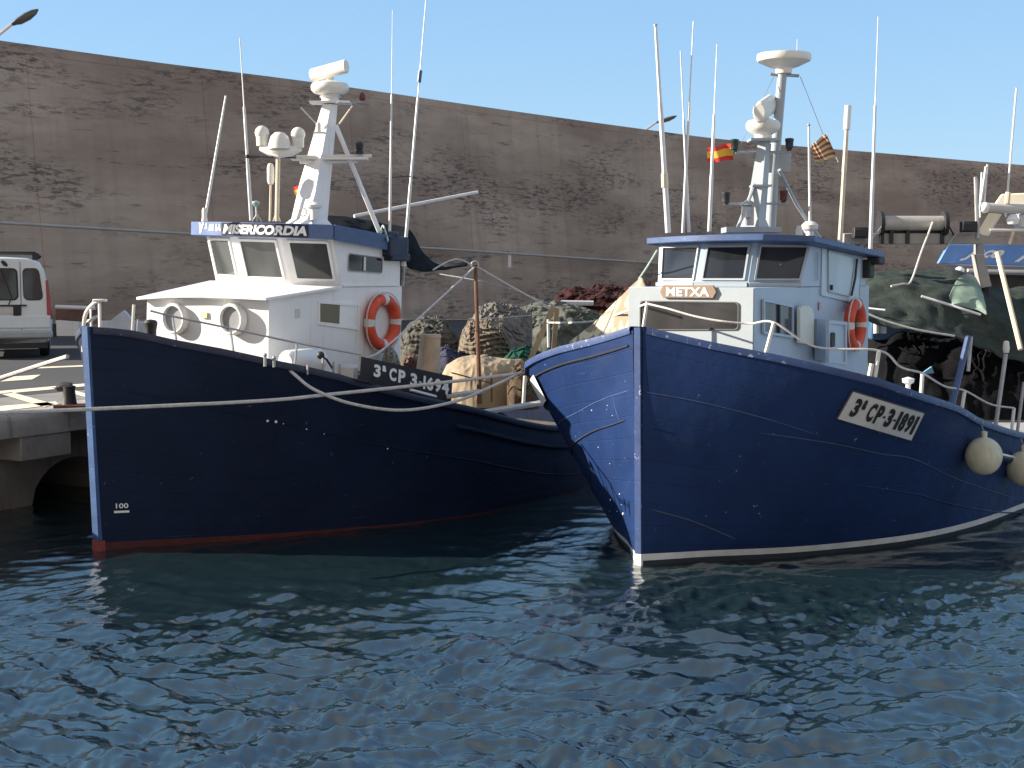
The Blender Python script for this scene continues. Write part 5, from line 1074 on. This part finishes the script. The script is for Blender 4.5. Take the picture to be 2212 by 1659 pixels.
# radar mast, cream
TB([Tp(2118+8, 487), Tp(2400, 470, .2)], .001, plastic, 'mast_wire')
mb = MB(); mb.loft([Tp(2146, 443, .5), Tp(2420, 448, .5), Tp(2420, 448, 1.9), Tp(2146, 443, 1.9)], [Tp(2163, 419, .7), Tp(2400, 408, .7), Tp(2400, 408, 1.7), Tp(2163, 419, 1.7)]); part('radar_casing', mb, paint('cream_casing', (.76, .70, .52), .5, .05), bt, bev=.03)
TB([Tp(2132, 448), Tp(2360, 458, .1)], .085, paint('grey_white_tube', (.55, .54, .53), .5), 'radar_scanner', 14, 1); mb = MB(); mb.ball(Tp(2128, 448), .10, 12, .95); part('scanner_end', mb, letw, bt)
mb = MB(); mb.loft([Tp(2110, 505), Tp(2132, 509), Tp(2136, 509, .4), Tp(2114, 504, .4)], [Tp(2136, 460), Tp(2160, 463), Tp(2164, 463, .4), Tp(2138, 460, .4)]); part('radar_bracket', mb, paint('cream_bracket', (.80, .74, .56), .5), bt)
TB([Tp(2138, 497), Tp(2360, 497)], .03, plastic, 'mast_arm'); mb = MB(); mb.lathe([(.001, -.07), (.10, -.05), (.12, .03), (.06, .12), (.001, .14)], Tp(2188, 478), n=14); part('horn', mb, letw, bt)
mb = MB(); mb.box(Tp(2230, 478, .2), (.6, .3, .28)); part('mast_box', mb, paint('light_grey_box', (.55, .56, .58), .5), bt, bev=.04)
TB([Tp(2180, 528), Tp(2190, 496)], .03, polec, 'mast_leg')
for x0, y0, x1, y1 in ((2116, 470, 2121, 372), (2124, 460, 2133, 355), (2172, 470, 2196, 190)): TB([Tp(x0, y0, .2), Tp(x1, y1, .2)], .02, polew, 'whip_antenna')
mb = MB(); mb.tube([Tp(2175, 440), Tp(2178, 415)], .05, 8); part('antenna_base', mb, polec, bt)

# ---------------------------------------------------------------- water
def build_water():
    rng = np.random.default_rng(5)
    Yr = [3.0]; 
    while Yr[-1] < 26: Yr.append(Yr[-1]+max(.017, .017*(Yr[-1]/9.0)**1.9))
    while Yr[-1] < 900: Yr.append(Yr[-1]*1.06)
    Yr = np.array(Yr); NU = 900; un = np.linspace(-1, 1, NU)
    X = un[None, :]*(Yr[:, None]*.55+1.5); Y = np.repeat(Yr[:, None], NU, 1)
    Z = np.zeros_like(X)
    wx = X+.25*np.sin(Y*.9+X*.5)+.12*np.sin(X*2.3-Y*1.7); wy = Y+.22*np.sin(X*.8-Y*.4)+.1*np.sin(Y*2.1+X*1.1)
    gust = .75+.25*np.sin(X*.75+.8*np.sin(Y*.6)+1)*np.sin(Y*.9+.9*np.sin(X*.5))
    calm = 1/(1+np.exp(-((12.4+.10*(X))-Y)*1.3)); amp = .17+.83*calm
    for i in range(120):
        lam = .085*(.75/.085)**(rng.random()**1.1); k = 2*np.pi/lam
        th = rng.normal(math.pi/2+.25, .75); a = .0085*lam**.9*(.75+.5*rng.random())
        ph = k*(wx*math.cos(th)+wy*math.sin(th))+rng.random()*6.28
        g = 1.0 if lam > .45 else gust
        Z += a*g*(np.exp(np.sin(ph)*.9)-1.15)
    sl = np.sqrt(np.mean(np.diff(Z[:400], axis=0)**2/np.diff(Y[:400], axis=0)**2)); print('rms slope', sl); Z *= .36/sl
    far = np.clip((60-Y)/40, 0.0, 1)
    Z *= amp*far
    n0, n1 = X.shape; co = np.stack([X, Y, Z], -1).reshape(-1, 3).astype(np.float32)
    me = bpy.data.meshes.new('water'); me.vertices.add(len(co)); me.vertices.foreach_set('co', co.ravel())
    i, j = np.meshgrid(np.arange(n0-1), np.arange(n1-1), indexing='ij'); a = (i*n1+j).ravel(); f = np.stack([a, a+1, a+n1+1, a+n1], 1).astype(np.int32)
    me.loops.add(f.size); me.loops.foreach_set('vertex_index', f.ravel()); me.polygons.add(len(f)); me.polygons.foreach_set('loop_start', np.arange(0, f.size, 4, dtype=np.int32)); me.polygons.foreach_set('loop_total', np.full(len(f), 4, np.int32))
    me.polygons.foreach_set('use_smooth', np.ones(len(f), bool)); me.update(calc_edges=True)
    m, n, bs = newmat('harbour_water'); cc = nd(n, 'ShaderNodeTexCoord').outputs['Object']
    c = mixc(n, ramp(n, noise_n(n, cc, .35, 3), .3, .7), (.009, .020, .026), (.010, .024, .027)); n.links.new(c, bs.inputs['Base Color'])
    bs.inputs['Roughness'].default_value = .03; bs.inputs['IOR'].default_value = 2.25; bs.inputs['Specular IOR Level'].default_value = .5
    bumpn(n, bs, noise_n(n, mapping(n, cc, (1, 1.5, 1)), 24, 3, .6), .14, .02)
    me.materials.append(m); o = bpy.data.objects.new('water', me); sc.collection.objects.link(o); tag(o, 'rippled dark blue green harbour water', 'water', kind='structure')
build_water()
print('objects', len(sc.objects))
